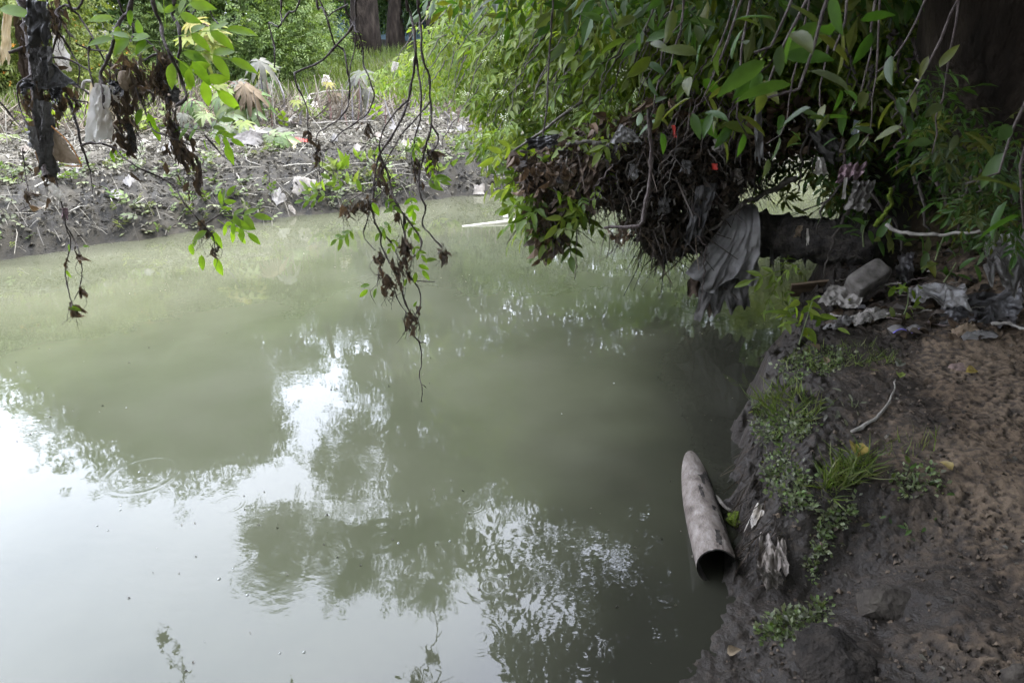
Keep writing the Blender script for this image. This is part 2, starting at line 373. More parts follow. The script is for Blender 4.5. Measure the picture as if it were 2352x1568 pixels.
# ------------------------------------------------------------------ the two banks
NEAR = np.array([(-40, -26), (-6, -4.2), (-1.2, .1), (.2, 1.25), (.58, 1.7), (.91, 2.18), (1.04, 2.6), (1.2, 3.12), (1.5, 3.85), (1.93, 4.58), (2.9, 6.25), (4.6, 8.2), (7.2, 10.4), (13, 14.5), (60, 44)], float)
FAR = np.array([(-60, -36), (-14, .6), (-9, 4.0), (-5.3, 6.83), (-2.78, 9.0), (.03, 10.66), (3, 12.6), (6.5, 15.2), (12, 19), (60, 52)], float)
def sdist(poly, X, Y):
    best = np.full(X.shape, 1e9); sgn = np.zeros(X.shape)
    for a, b in zip(poly[:-1], poly[1:]):
        ab = b - a; t = np.clip(((X - a[0]) * ab[0] + (Y - a[1]) * ab[1]) / (ab @ ab), 0, 1)
        dx, dy = X - a[0] - t * ab[0], Y - a[1] - t * ab[1]; d = dx * dx + dy * dy
        c = ab[0] * (Y - a[1]) - ab[1] * (X - a[0]); m = d < best
        best = np.where(m, d, best); sgn = np.where(m, np.sign(c), sgn)
    return np.sqrt(best) * sgn
def sstep(a, b, x):
    t = np.clip((x - a) / (b - a), 0, 1); return t * t * (3 - 2 * t)
def near_h(X, Y, fine=True):
    d0 = -sdist(NEAR, X, Y)
    d = d0
    if fine: d = d0 + .10 * fbm(X * 3.2, Y * 3.2, 3, 1) + .045 * fbm(X * 13, Y * 13, 3, 2) * sstep(.6, .1, np.abs(d0))
    steep = np.interp(d, [-1.5, -.2, 0, .05, .12, .24, .5, 1.1, 2.2, 4, 8, 40], [-.6, -.16, -.02, .1, .26, .34, .38, .42, .5, .85, 1.5, 3])
    beach = np.interp(d, [-1.5, -.2, 0, .2, .42, .7, 1.1, 2.2, 4, 8, 40], [-.5, -.1, 0, .045, .12, .27, .4, .5, .85, 1.5, 3])
    w = sstep(2.45, 2.05, Y)
    z = steep * (1 - w) + beach * w
    z = z + .14 * sstep(3.4, 4.6, Y) * sstep(.15, 1.2, d) + .35 * sstep(1.9, 3.4, X) * sstep(3.0, 4.4, Y) * sstep(.3, 1.5, d)
    z = z + 1.3 * sstep(.03, .42, d) * sstep(4.75, 5.4, Y) + 1.0 * sstep(.9, 2.4, d) * sstep(4.3, 5.8, Y)
    return z, d
def far_h(X, Y, fine=True):
    d0 = sdist(FAR, X, Y); d = d0
    if fine: d = d0 + .22 * fbm(X * 1.1, Y * 1.1, 3, 5) + .08 * fbm(X * 5, Y * 5, 2, 6) * sstep(1.5, .2, np.abs(d0))
    z = np.interp(d, [-1.5, -.2, 0, .12, .35, .85, 1.6, 3, 5, 9, 14, 25, 80], [-.6, -.16, -.03, .14, .36, .62, .8, .9, 1.02, 1.42, 1.95, 2.8, 6])
    z = z + .06 * fbm(X * .7, Y * .7, 2, 8) * sstep(.3, 2, d)
    return z, d
def height(x, y):
    X, Y = np.atleast_1d(float(x)), np.atleast_1d(float(y))
    return float(max(near_h(X, Y)[0][0], far_h(X, Y)[0][0]))
def gnd(px, py, lift=0.0):
    """where the sight line through a view point meets the ground or the water"""
    d = ray(px, py); t = np.concatenate([np.linspace(1.2, 6, 300), np.linspace(6.02, 18, 350), np.linspace(18.1, 45, 60)])
    X, Y, Z = d[0] * t, d[1] * t, CAM_H + d[2] * t
    h = np.maximum(np.maximum(near_h(X, Y)[0], far_h(X, Y)[0]), 0)
    k = int(np.argmax(Z <= h)) if (Z <= h).any() else len(t) - 1
    return np.array([X[k], Y[k], h[k] + lift])
def gnd_many(xy):
    """gnd for many points of the near bank at once"""
    xn, yn = (xy[:, 0] - 1176) / FOC, (784 - xy[:, 1]) / FOC
    d = np.stack([xn, CP + yn * SP, -SP + yn * CP], -1); t = np.linspace(1.3, 7, 230)
    X, Y, Z = d[:, :1] * t, d[:, 1:2] * t, CAM_H + d[:, 2:] * t
    h = np.maximum(near_h(X, Y)[0], 0); hit = Z <= h; hit[:, -1] = True
    k = np.argmax(hit, 1); r = np.arange(len(xy)); return np.stack([X[r, k], Y[r, k], h[r, k]], -1)
def gnds(X, Y):
    return np.maximum(near_h(X, Y)[0], far_h(X, Y)[0])
def axis(lo, hi, f0, f1, step, grow=1.12, coarse=None):
    """positions: even steps between f0 and f1, growing outwards to lo and hi"""
    a = list(np.arange(f0, f1, step)); s = step
    while a[-1] < hi: s *= grow; a.append(a[-1] + s)
    s = step; b = [f0]
    while b[-1] > lo: s *= grow; b.append(b[-1] - s)
    return np.array(b[:0:-1] + a)
def terrain(name, xs, ys, hf, mat, zmin, detail):
    X, Y = np.meshgrid(xs, ys); Z, d = hf(X, Y); dz, att = detail(X, Y, d); Z = Z + dz
    F = sheet_faces(len(xs), len(ys)); zf = Z.ravel()[F]
    F = F[(zf.max(1) > zmin)]
    V = np.stack([X.ravel(), Y.ravel(), Z.ravel()], -1)
    used = np.unique(F); idx = np.full(len(V), -1); idx[used] = np.arange(len(used))
    o = obj(name, (V[used], idx[F]), mat, origin=(0, 0, 0), attrs={k: v.ravel()[used] for k, v in att.items()})
    return tag(o, kind='structure')

def mudmat(name, wet, dry, dry2, stain):
    m, N, L, B = nodes_of(name)
    a = N.new('ShaderNodeAttribute'); a.attribute_name = 'crust'
    tc = N.new('ShaderNodeTexCoord'); nz = N.new('ShaderNodeTexNoise'); nz.inputs['Scale'].default_value = 26; nz.inputs['Detail'].default_value = 7
    L.new(tc.outputs['Object'], nz.inputs['Vector'])
    n3 = N.new('ShaderNodeTexNoise'); n3.inputs['Scale'].default_value = 2.2; n3.inputs['Detail'].default_value = 5; L.new(tc.outputs['Object'], n3.inputs['Vector'])
    ad = N.new('ShaderNodeMath'); ad.operation = 'MULTIPLY_ADD'; ad.inputs[1].default_value = .55; L.new(nz.outputs['Fac'], ad.inputs[0])
    sb = N.new('ShaderNodeMath'); sb.operation = 'SUBTRACT'; sb.inputs[1].default_value = .28; L.new(a.outputs['Fac'], sb.inputs[0]); L.new(sb.outputs[0], ad.inputs[2])
    c = ramp(N, L, ad.outputs[0], [wet, dry, dry2], .12, .95)
    st = ramp(N, L, n3.outputs['Fac'], [stain, (1, 1, 1)], .38, .62)
    mu = N.new('ShaderNodeVectorMath'); mu.operation = 'MULTIPLY'; L.new(c, mu.inputs[0]); L.new(st, mu.inputs[1]); L.new(mu.outputs['Vector'], B.inputs['Base Color'])
    mr = N.new('ShaderNodeMapRange'); mr.inputs['To Min'].default_value = .55; mr.inputs['To Max'].default_value = .95; mr.inputs['From Max'].default_value = .6
    L.new(ad.outputs[0], mr.inputs['Value']); L.new(mr.outputs['Result'], B.inputs['Roughness']); B.inputs['Specular IOR Level'].default_value = .25
    n2 = N.new('ShaderNodeTexNoise'); n2.inputs['Scale'].default_value = 75; n2.inputs['Detail'].default_value = 6; L.new(tc.outputs['Object'], n2.inputs['Vector'])
    b = N.new('ShaderNodeBump'); b.inputs['Strength'].default_value = .8; b.inputs['Distance'].default_value = .012
    L.new(n2.outputs['Fac'], b.inputs['Height']); L.new(b.outputs['Normal'], B.inputs['Normal'])
    return m
M['mud_near'] = mudmat('mud_brown_crust', (.023, .0185, .014), (.058, .044, .031), (.125, .092, .061), (.66, .63, .6))
M['mud_far'] = mudmat('mud_grey_silt', (.019, .017, .0125), (.052, .047, .036), (.11, .1, .078), (.65, .65, .65))

def near_detail(X, Y, d):
    lum = fbm(X * 16, Y * 16, 3, 21); pock = fbm(X * 34, Y * 34, 2, 24)
    cr = lum * .45 + pock * 1.1
    flat = sstep(.1, .6, d)
    edge = sstep(.45, .15, np.abs(d - .1)) * (1 - .7 * sstep(2.45, 2.05, Y))
    pit = np.clip(-pock - .04, 0, .5) + .6 * np.clip(-fbm(X * 21, Y * 21, 2, 26) - .1, 0, .5)
    dz = (.009 * np.tanh(lum * 2.2) * (.4 + .6 * sstep(-.2, .3, fbm(X * 2.9, Y * 2.9, 2, 38))) + .004 * pock - .028 * pit * sstep(-.1, .35, fbm(X * 2.3, Y * 2.3, 3, 36))) * (.35 + .65 * flat) + .02 * fbm(X * 6.5, Y * 6.5, 2, 37) * flat + .03 * fbm(X * 2.4, Y * 2.4, 2, 27) * flat + edge * (.05 * fbm(X * 11, Y * 11, 3, 30) + .03 * fbm(X * 26, Y * 26, 2, 31))
    dry = sstep(.45, 1.0, d + .5 * fbm(X * 1.5, Y * 1.5, 3, 33))
    crust = np.clip(.34 + .75 * cr + .42 * dry + .35 * fbm(X * 2.2, Y * 2.2, 3, 39), 0, 1) * (.3 + .7 * dry)
    return dz, {'crust': crust}
def far_detail(X, Y, d):
    lum = fbm(X * 7, Y * 7, 4, 41)
    dz = (.05 * lum + .05 * fbm(X * 2.1, Y * 2.1, 3, 44) + .05 * fbm(X * 12, Y * 12, 2, 46) * sstep(1.6, .8, d)) * sstep(-.1, .3, d) * sstep(12, 5, d)
    top = sstep(.6, 1.6, d)
    return dz, {'crust': np.clip(.25 + .6 * lum + .35 * top, 0, 1)}
terrain('near_bank', axis(-45, 70, .2, 3.0, .0085, 1.1), axis(-40, 60, 1.2, 4.9, .009, 1.1), near_h, M['mud_near'], -.3, near_detail)
terrain('far_bank', axis(-80, 70, -8.5, 2.5, .045, 1.1), axis(-50, 95, 5.2, 15.5, .045, 1.1), far_h, M['mud_far'], -.3, far_detail)

# ------------------------------------------------------------------ water: murky body, mirror surface, ripples and rain rings
def water_material():
    m, N, L, B = nodes_of('river_water')
    g = N.new('ShaderNodeNewGeometry'); P = g.outputs['Position']
    def math_(op, a, b=None, c=None):
        n = N.new('ShaderNodeMath'); n.operation = op
        for i, v in enumerate((a, b, c)):
            if v is None: continue
            if isinstance(v, (int, float)): n.inputs[i].default_value = v
            else: L.new(v, n.inputs[i])
        return n.outputs[0]
    def noise(scale, stretch=(1, 1, 1), detail=3, rot=0.0):
        mp = N.new('ShaderNodeMapping'); mp.inputs['Scale'].default_value = stretch; mp.inputs['Rotation'].default_value = (0, 0, rot); L.new(P, mp.inputs['Vector'])
        n = N.new('ShaderNodeTexNoise'); n.inputs['Scale'].default_value = scale; n.inputs['Detail'].default_value = detail
        L.new(mp.outputs['Vector'], n.inputs['Vector']); return n.outputs['Fac']
    c = ramp(N, L, noise(.9, (1, 1, 1), 5), [(.064, .068, .04), (.078, .081, .05), (.09, .092, .06)], .35, .65)
    sh = N.new('ShaderNodeAttribute'); sh.attribute_name = 'shade_silt'; mxc = N.new('ShaderNodeMix'); mxc.data_type = 'RGBA'   # canopy shade along the near bank painted into the colour, with dark silt
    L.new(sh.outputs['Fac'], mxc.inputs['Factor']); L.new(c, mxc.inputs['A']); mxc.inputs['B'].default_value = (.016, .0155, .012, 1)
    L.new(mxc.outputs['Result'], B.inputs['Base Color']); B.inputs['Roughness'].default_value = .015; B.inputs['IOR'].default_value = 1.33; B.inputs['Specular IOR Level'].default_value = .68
    # wind-ruffled patches: the mask says where, the finer noise how
    mask = N.new('ShaderNodeMapRange'); mask.inputs['From Min'].default_value = .46; mask.inputs['From Max'].default_value = .66; L.new(noise(.75, (1, 1.7, 1), 3, .6), mask.inputs['Value'])
    fine = math_('MULTIPLY', math_('MULTIPLY', noise(16, (1, 1.6, 1), 2, .6), mask.outputs['Result']), .0007)
    swell = math_('MULTIPLY', noise(3.2, (1, 1.3, 1), 2, .4), .0007)
    tiny = math_('MULTIPLY', noise(9, (1, 1.2, 1), 1), .00012)
    sparkle = math_('MULTIPLY', noise(55, (1, 1.5, 1), 2), .00002)
    h = math_('ADD', math_('ADD', math_('ADD', fine, swell), tiny), sparkle)
    rings = [(120, 843, .20, .035, .0016), (45, 850, .22, .035, .0014), (330, 1090, .165, .03, .0019), (300, 1165, .2, .05, .0012), (527, 1157, .065, .014, .0011), (1102, 1462, .055, .03, .0014), (1102, 1462, .02, .012, .0012), (1500, 1445, .07, .02, .001), (925, 1562, .07, .03, .0012), (1085, 1160, .05, .012, .0012), (1130, 1345, .04, .012, .001), (1240, 1330, .03, .01, .001), (880, 1240, .05, .015, .001), (1420, 1500, .05, .02, .0012), (60, 1165, .09, .02, .0006), (1260, 1010, .08, .02, .0006)]
    for px, py, r0, w, amp in rings:
        q = gz(px, py, 0)
        vd = N.new('ShaderNodeVectorMath'); vd.operation = 'DISTANCE'; L.new(P, vd.inputs[0]); vd.inputs[1].default_value = tuple(q)
        e = math_('DIVIDE', math_('SUBTRACT', vd.outputs['Value'], r0), w)
        env = math_('EXPONENT', math_('MULTIPLY', math_('MULTIPLY', e, e), -1.0))
        h = math_('ADD', h, math_('MULTIPLY', math_('MULTIPLY', math_('COSINE', math_('MULTIPLY', e, 4.5)), env), amp * .055))
    b = N.new('ShaderNodeBump'); b.inputs['Strength'].default_value = 1.0; b.inputs['Distance'].default_value = 1.0
    L.new(h, b.inputs['Height']); L.new(b.outputs['Normal'], B.inputs['Normal'])
    return m
wx, wy = axis(-70, 70, -1, 4, .08, 1.25), axis(-45, 60, .4, 6, .08, 1.25)
WX, WY = np.meshgrid(wx, wy); wd = -sdist(NEAR, WX, WY); wf = sdist(FAR, WX, WY)
shore_shade = np.clip(sstep(-1.15, -.05, wd + .35 * fbm(WX * 1.2, WY * 1.2, 3, 14)) * .9 + .5 * sstep(-.5, 0, wf + .3 * fbm(WX * 1.3, WY * 1.3, 2, 15)), 0, 1)  # canopy shade by the near bank, weaker dark band at the far one
tag(obj('river_water', (np.stack([WX.ravel(), WY.ravel(), WX.ravel() * 0], -1), sheet_faces(len(wx), len(wy))), water_material(), origin=(0, 0, 0), attrs={'shade_silt': shore_shade.ravel()}), kind='structure')

# ------------------------------------------------------------------ trees and shrubs
def crown_points(blobs, n, clump=0.3, nclump=40, shell=0.55):
    """leaf positions gathered into clumps that crowd towards the outside of each lobe"""
    vol = np.array([b[1][0] * b[1][1] * b[1][2] for b in blobs]) ** .75; cnt = (n * vol / vol.sum()).astype(int)
    out = []
    for (c, r), k in zip(blobs, cnt):
        c, r = np.array(c, float), np.array(r, float)
        u = norm(RG.normal(size=(nclump, 3))) * (shell + (1 - shell) * RG.random((nclump, 1)))
        cc = c + u * r; pick = RG.integers(0, nclump, k)
        out.append(cc[pick] + np.clip(RG.normal(size=(k, 3)), -1.6, 1.6) * r * clump * (.6 + .6 * RG.random((k, 1))))
    return np.concatenate(out)
def tree(name, label, cat, base, height_, blobs, n, leaf, mat, size, trunk_r, lean=(0, 0), group=None, clump=.3, nclump=40, bark='trunk', flowers=None, shell=.55, limbs=True):
    base = np.array(base, float); root = thing(name, label, cat, base, group)
    top = base + np.array([lean[0], lean[1], height_])
    mid = (base + top) / 2 + np.array([rnd.uniform(-.2, .2), rnd.uniform(-.2, .2), 0])
    p = smooth_path([base - [0, 0, .3], base + [0, 0, .4], mid, top], 14)
    tr = obj('trunk', tube(p, trunk_r * np.linspace(1.15, .45, 14) * np.r_[1.3, 1.1, np.ones(12)], 10, .15, rnd.random() * 50), M[bark], root)
    if limbs:
        ls = []
        for c, r in blobs:
            s = p[rnd.randint(6, 12)]; c = np.array(c)
            ls.append(twig([s, (s + c) / 2 + np.array([0, 0, rnd.uniform(.0, .4)]), c + np.array([0, 0, r[2] * .3])], trunk_r * .45, trunk_r * .08, 10, 6, .1))
        for v, f in ls: obj('limb', (v, f), M[bark], tr)
    pos = crown_points(blobs, n, clump, nclump, shell)
    s = size * RG.uniform(.7, 1.3, len(pos))
    V, F = inst(leaf, pos, rdir(len(pos), .25), rup(len(pos), .6), s)
    cen = np.concatenate([[np.array(b[0])] for b in blobs]).mean(0)
    tn = np.clip(RG.random(len(pos)) * .8 + .2 * fbm(pos[:, 0] * .8, pos[:, 2] * .8 + pos[:, 1], 2), 0, 1)
    cr = tag(obj('crown', (V, F), M[mat], root, np.repeat(tn, len(leaf[0])), smooth=False), kind='stuff')
    if flowers:
        fm, fn, fs = flowers
        fp = crown_points([(c, np.array(r) * 1.03) for c, r in blobs], fn, clump * .8, nclump, .93); fn = len(fp)
        fv = inst(UMBEL, fp, rdir(fn), np.tile([-.2, -.9, .7], (fn, 1)) + RG.normal(size=(fn, 3)) * .3, fs * RG.uniform(.6, 1.2, fn))
        tag(obj('blossom', fv, M[fm], cr, np.repeat(RG.random(fn), len(UMBEL[0])), smooth=False), kind='stuff')
    return root
_r = np.random.default_rng(8); _uv, _uf = [], []
for _k in range(16):
    _t, _d = _r.uniform(0, 6.283), _r.uniform(0, .5) ** .7; _c = np.array([_d * math.cos(_t), _d * math.sin(_t), .16 - .4 * _d * _d + _r.uniform(-.03, .03)]); _s = _r.uniform(.05, .1); _n = len(_uv)
    _uv += [_c + [_s, 0, -.02], _c + [0, _s, 0], _c + [-_s, 0, -.02], _c + [0, -_s, .02]]; _uf += [[_n, _n + 1, _n + 2], [_n, _n + 2, _n + 3]]
UMBEL = (np.array(_uv), np.array(_uf))
CLUSTER = compound(LITE, 2, stalk=False, ls=.5)
def gb(x, y, dz=0.0): return (x, y, height(x, y) + dz)

# tall trees beyond the far bank: mostly seen in the water
def mb(px, py, Y, rx, rz, ry=None):
    c = mirrored(px, py, Y); return (c, (rx, ry or rx, rz))
tree('bank_tree', 'low rounded tree mirrored at the left edge of the water', 'tree', gb(-13.5, 13), 4.0, [mb(-40, 690, 14, 2.3, 1.8), mb(60, 760, 14.5, 1.4, 1.0), mb(110, 640, 15, 1.8, 1.5), mb(-200, 740, 13, 2.5, 2.0)], 10000, CLUSTER, 'far', .38, .2, shell=.35)
tree('bank_tree', 'tall dense tree behind the orange-flowered shrub, mirrored left of centre', 'tree', gb(-8.5, 17.5), 7.5, [mb(330, 880, 18, 2.5, 2.3), mb(420, 1000, 18, 1.7, 1.5), mb(230, 800, 18, 1.9, 1.7), mb(500, 920, 18.5, 1.7, 1.9), mb(380, 700, 17, 2.4, 2.0), mb(560, 990, 19, 1.2, 1.0)], 17000, CLUSTER, 'wood', .42, .3, shell=.35)
tree('bank_tree', 'very tall airy tree whose open crown is mirrored in the lower middle of the water', 'tree', gb(-4.75, 24), 17, [mb(680, 1250, 24, 2.3, 1.9), mb(800, 1290, 24, 1.9, 1.7), mb(620, 1220, 24, 1.1, 1.2), mb(960, 1300, 24, 2.2, 2.4), mb(980, 1150, 24, 2.2, 2.2), mb(870, 1090, 24, 2.0, 2.1), mb(790, 1040, 25, 1.5, 2.0), mb(900, 900, 25, 2.2, 2.6), mb(850, 760, 25, 1.9, 2.2)], 11000, CLUSTER, 'wood', .42, .4, nclump=26, clump=.17, lean=(1.2, .5))
tree('bank_tree', 'second dark trunk from the left beside the blue building', 'tree', gb(-4.1, 25.5), 13, [mb(1040, 1010, 25, 2.4, 2.6), mb(1150, 1060, 26, 2.3, 2.5), mb(1080, 860, 25, 2.6, 2.6), mb(1250, 930, 26, 2.6, 3.0)], 12000, CLUSTER, 'wood', .42, .2, lean=(1.5, .5))
tree('bank_tree', 'tree trunk right of the blue building, half hidden by elder leaves', 'tree', gb(-2.7, 26), 12, [mb(1330, 1020, 27, 3.0, 3.2), mb(1420, 860, 26, 3.0, 3.0), mb(1250, 760, 27, 2.6, 2.4)], 9000, CLUSTER, 'wood', .45, .26)
tree('bank_tree', 'leafy tree closing the view on the far right bank', 'tree', gb(7.5, 20.5), 8, [((7, 20.5, 6), (3, 2.5, 3)), ((10, 21, 7), (3, 3, 3.2)), ((5, 21.5, 5), (2.2, 2, 2)), ((8.5, 20, 3.4), (3, 1.6, 1.6))], 9000, CLUSTER, 'far', .42, .28)
tree('bank_tree', 'small tree mirrored as a thin band between two bright sky gaps', 'tree', gb(-6.6, 23), 6.5, [mb(600, 760, 24, 1.5, 2.4), mb(560, 900, 24, 1.1, 1.7), mb(640, 660, 23, 1.6, 1.3)], 4200, CLUSTER, 'far', .34, .16, clump=.22)

tree('bank_tree', 'broad low tree standing behind the centre of the far bank', 'tree', gb(-4.3, 28), 7, [mb(900, 640, 29, 2.6, 2.2), mb(1010, 660, 29, 2.6, 2.4), mb(1120, 640, 30, 2.6, 2.2), mb(820, 600, 29, 2.2, 1.6), mb(1080, 560, 29, 2.6, 1.8), mb(690, 640, 30, 1.8, 1.7), mb(720, 790, 30, 1.5, 1.6)], 9000, CLUSTER, 'wood', .5, .25, clump=.26)
# shrubs on the rise behind the debris line
tree('flowering_shrub', 'big rounded light green shrub with small white flower heads behind the debris line', 'shrub', gb(-5.9, 16.6), 1.8,
     [((-5.9, 16.4, 2.6), (1.9, 1.3, 1.25)), ((-7.2, 16.5, 2.3), (1.2, 1.0, 1.1)), ((-5.0, 16.3, 2.2), (.9, .9, .9)), ((-6.2, 16.8, 3.8), (1.9, 1.3, 1.0)), ((-6.4, 15.9, 1.7), (1.5, .7, .7)), ((-5.2, 17, 3.4), (1.0, 1, .9))],
     22000, CLUSTER, 'far', .16, .07, clump=.2, nclump=70, bark='barkg', flowers=('flower', 420, .075))
tree('flowering_shrub', 'yellowish green shrub dotted with orange flowers behind the plastic-hung branches', 'shrub', gb(-9.2, 13.2), 1.4,
     [((-9.4, 13.0, 2.1), (1.4, 1.0, 1.15)), ((-8.2, 13.2, 1.8), (1.0, .9, .9)), ((-10.6, 13.2, 2.1), (1.2, 1, 1.1)), ((-8.9, 13.5, 2.9), (1.5, 1, .8)), ((-7.4, 13.8, 1.5), (.8, .7, .55))],
     11000, CLUSTER, 'far2', .15, .05, clump=.22, nclump=60, bark='barkg', flowers=('orange', 330, .07))
tree('leafy_shrub', 'green shrub in front of the blue building, left of the thickest trunk', 'shrub', gb(-5.8, 21.5), 1.6, [((-5.9, 21, 3.0), (1.1, 1, 1.0)), ((-6.6, 21.5, 3.4), (1.2, 1, 1.3)), ((-5.0, 21, 2.1), (.7, .8, .45))], 4200, CLUSTER, 'far', .2, .05, clump=.24, bark='barkg')
tree('leafy_shrub', 'sunlit shrub on the far bank glimpsed under the log-side foliage', 'shrub', gb(7.2, 17.3), 1.6, [((6.6, 17.0, 2.0), (1.6, .9, 1.5)), ((8.6, 18.4, 2.2), (1.6, .9, 1.5)), ((5.0, 15.9, 1.7), (1.2, .7, 1.2)), ((7.4, 17.2, 3.6), (1.8, .9, 1.2))], 8000, CLUSTER, 'far2', .26, .05, bark='barkg')
tree('leafy_shrub', 'bright shrub on the far bank behind the elder, right of the grassy slope', 'shrub', gb(1.6, 15.6), 1.6, [((1.4, 15.4, 2.0), (1.4, .9, 1.2)), ((3.1, 16.2, 2.0), (1.5, .9, 1.3)), ((-.1, 16.6, 2.3), (1.2, .9, 1.0)), ((1.5, 17, 3.2), (2.6, 1, 1.1))], 8000, CLUSTER, 'far', .22, .05, bark='barkg')
# the wood behind everything: one mass of foliage
blobs = [((x, 36 + rnd.uniform(-3, 3), 3.5 + rnd.uniform(-1, 2)), (3.4, 2.5, 3.6)) for x in np.arange(-34, 34, 4.2) if not -6.2 < x < -1.0]
blobs += [((x, 44, 5.5), (4, 2, 4.5)) for x in np.arange(-40, 44, 5)]
bp = crown_points(blobs, 16000, .3, 36)
tag(obj('distant_wood', inst(CLUSTER, bp, rdir(len(bp), .2), rup(len(bp), .6), RG.uniform(.5, .95, len(bp))), M['wood'], None, np.repeat(RG.random(len(bp)), len(CLUSTER[0])), smooth=False), 'dark mass of woodland behind the trunks', 'wood', kind='stuff')

tree('leafy_shrub', 'loose shrub growing right in front of the blue wall', 'shrub', gb(-4.0, 29.5), 1.8, [((-5.2, 29, 4.1), (1.6, .8, 1.0)), ((-3.4, 29, 4.3), (1.7, .8, 1.0)), ((-6.8, 29.3, 4.2), (1.5, .8, 1.2)), ((-1.8, 29, 4.2), (1.5, .8, 1.3)), ((-4.4, 28.6, 3.3), (2.0, .7, .6))], 3600, CLUSTER, 'wood', .3, .05, clump=.3, bark='barkg')
# ---- the blue building between the trunks
def box(x0, x1, y0, y1, z0, z1):
    V = np.array([[x, y, z] for z in (z0, z1) for y in (y0, y1) for x in (x0, x1)], float)
    return V, np.array([[0, 2, 3, 1], [4, 5, 7, 6], [0, 1, 5, 4], [2, 6, 7, 3], [0, 4, 6, 2], [1, 3, 7, 5]])
bz = height(-5, 32)
b = thing('blue_building', 'blue-walled building with red eaves seen between the trunks', 'building', (-5, 33, bz))
obj('wall', box(-11, 1.5, 32, 36, bz - .3, bz + 2.3), M['wall'], b, smooth=False)
obj('upper_wall', box(-11, 1.5, 32.1, 36, bz + 2.3, bz + 5), M['wallw'], b, smooth=False)
obj('eaves', box(-11.3, 1.8, 31.5, 36.2, bz + 1.45, bz + 1.75), M['roofr'], b, smooth=False)
for x in np.arange(-9.8, 1.2, 1.35):
    w = obj('window', box(x, x + .85, 31.94, 32.02, bz + .35, bz + 1.25), M['dkglass'], b, smooth=False)
    obj('frame', merge([box(x - .06, x, 31.9, 31.99, bz + .3, bz + 1.3), box(x + .85, x + .91, 31.9, 31.99, bz + .3, bz + 1.3), box(x, x + .85, 31.9, 31.99, bz + 1.25, bz + 1.3), box(x + .4, x + .45, 31.9, 31.93, bz + .35, bz + 1.25)]), M['wallw'], w, smooth=False)

# ------------------------------------------------------------------ grass on the rise and ground cover on the far bank
BLADE = (np.array([[-.03, 0, 0], [.03, 0, 0], [-.022, .5, .02], [.022, .5, .02], [0, 1, -.12]], float), np.array([[0, 1, 3], [0, 3, 2], [2, 3, 4]]))
def scatter(n, xr, yr, keep):
    X, Y = RG.uniform(*xr, n), RG.uniform(*yr, n); k = keep(X, Y); X, Y = X[k], Y[k]
    return np.stack([X, Y, gnds(X, Y)], -1)
def fard(X, Y): return far_h(X, Y)[1]
gp = scatter(90000, (-14, 9), (10, 26), lambda X, Y: (fard(X, Y) > 5.2 + .8 * fbm(X, Y, 2, 50)) & (np.abs(X) < Y * .9))
gp = gp[RG.random(len(gp)) < 9.0 / np.maximum(gp[:, 1] - 4, 4)]
d = norm(np.stack([RG.normal(size=len(gp)) * .35, RG.normal(size=len(gp)) * .35, np.ones(len(gp))], -1))
tag(obj('meadow_grass', inst(BLADE, gp, d, RG.normal(size=(len(gp), 3)), RG.uniform(.16, .4, len(gp))), M['grass'], None, np.repeat(np.clip(RG.random(len(gp)) * .6 + .2 + .4 * fbm(gp[:, 0], gp[:, 1], 2), 0, 1), 5), smooth=False), 'soft green grass on the rise behind the debris line', 'grass', kind='stuff')

LIT = [crumpled(60 + k, 3, .26) for k in range(3)]
def litter(name, label, pts, smin, smax, mat, cat='leaf litter', up=.5, tint=None):
    k = len(pts) // 3; Vs = []; tn = []
    for q in range(3):
        p = pts[q * k:(q + 1) * k]; m = len(p)
        dd = RG.normal(size=(m, 3)); dd[:, 2] *= .25
        s = RG.uniform(0, 1, m) ** 2 * (smax - smin) + smin
        Vs.append(inst(LIT[q], p + np.array([0, 0, .012]), dd, rup(m, up), s))
        t = RG.random(m) if tint is None else tint(p, m)
        tn.append(np.repeat(t, len(LIT[q][0])))
    return tag(obj(name, merge(Vs), M[mat], None, np.concatenate(tn), smooth=False), label, cat, kind='stuff')
lp = scatter(150000, (-11, 4), (5, 17), lambda X, Y: (fard(X, Y) > .05) & (fard(X, Y) < 6) & (np.abs(X) < Y * .85 + .5))
ld = fard(lp[:, 0], lp[:, 1]); keep = RG.random(len(lp)) < np.interp(ld, [0, .6, 1.2, 3, 4.5, 6], [.85, .9, 1, 1, .8, .2]); lp = lp[keep]
RG.shuffle(lp)
litter('leaf_litter', 'silt-coated leaf litter strewn over the far bank', lp, .02, .085, 'litter', tint=lambda p, m: np.clip(RG.random(m) ** 1.3 * (.55 + .45 * sstep(.5, 1.6, fard(p[:, 0], p[:, 1]))), 0, .72))
# fine straw and twigs lying on the far bank
tp = scatter(9000, (-10, 3.5), (5.5, 15), lambda X, Y: (fard(X, Y) > .1) & (fard(X, Y) < 5) & (np.abs(X) < Y * .85 + .5))
STRAW = (np.array([[-.012, 0, 0], [.012, 0, 0], [-.012, .5, .05], [.012, .5, .05], [-.008, 1, 0], [.008, 1, 0]], float), np.array([[0, 1, 3], [0, 3, 2], [2, 3, 5], [2, 5, 4]]))
dd = RG.normal(size=(len(tp), 3)); dd[:, 2] = np.abs(dd[:, 2]) * .2
tag(obj('straw', inst(STRAW, tp + [0, 0, .015], dd, rup(len(tp), .4), RG.uniform(.12, .5, len(tp))), M['litter'], None, np.repeat(RG.uniform(.25, .8, len(tp)), 6), smooth=False), 'bleached straw and thin twigs matted over the far bank', 'straw', kind='stuff')
M['brush'] = leafmat('dry_brush', [(.05, .04, .028), (.1, .082, .06), (.16, .135, .1), (.07, .05, .035), (.22, .2, .16)], 0, .8)
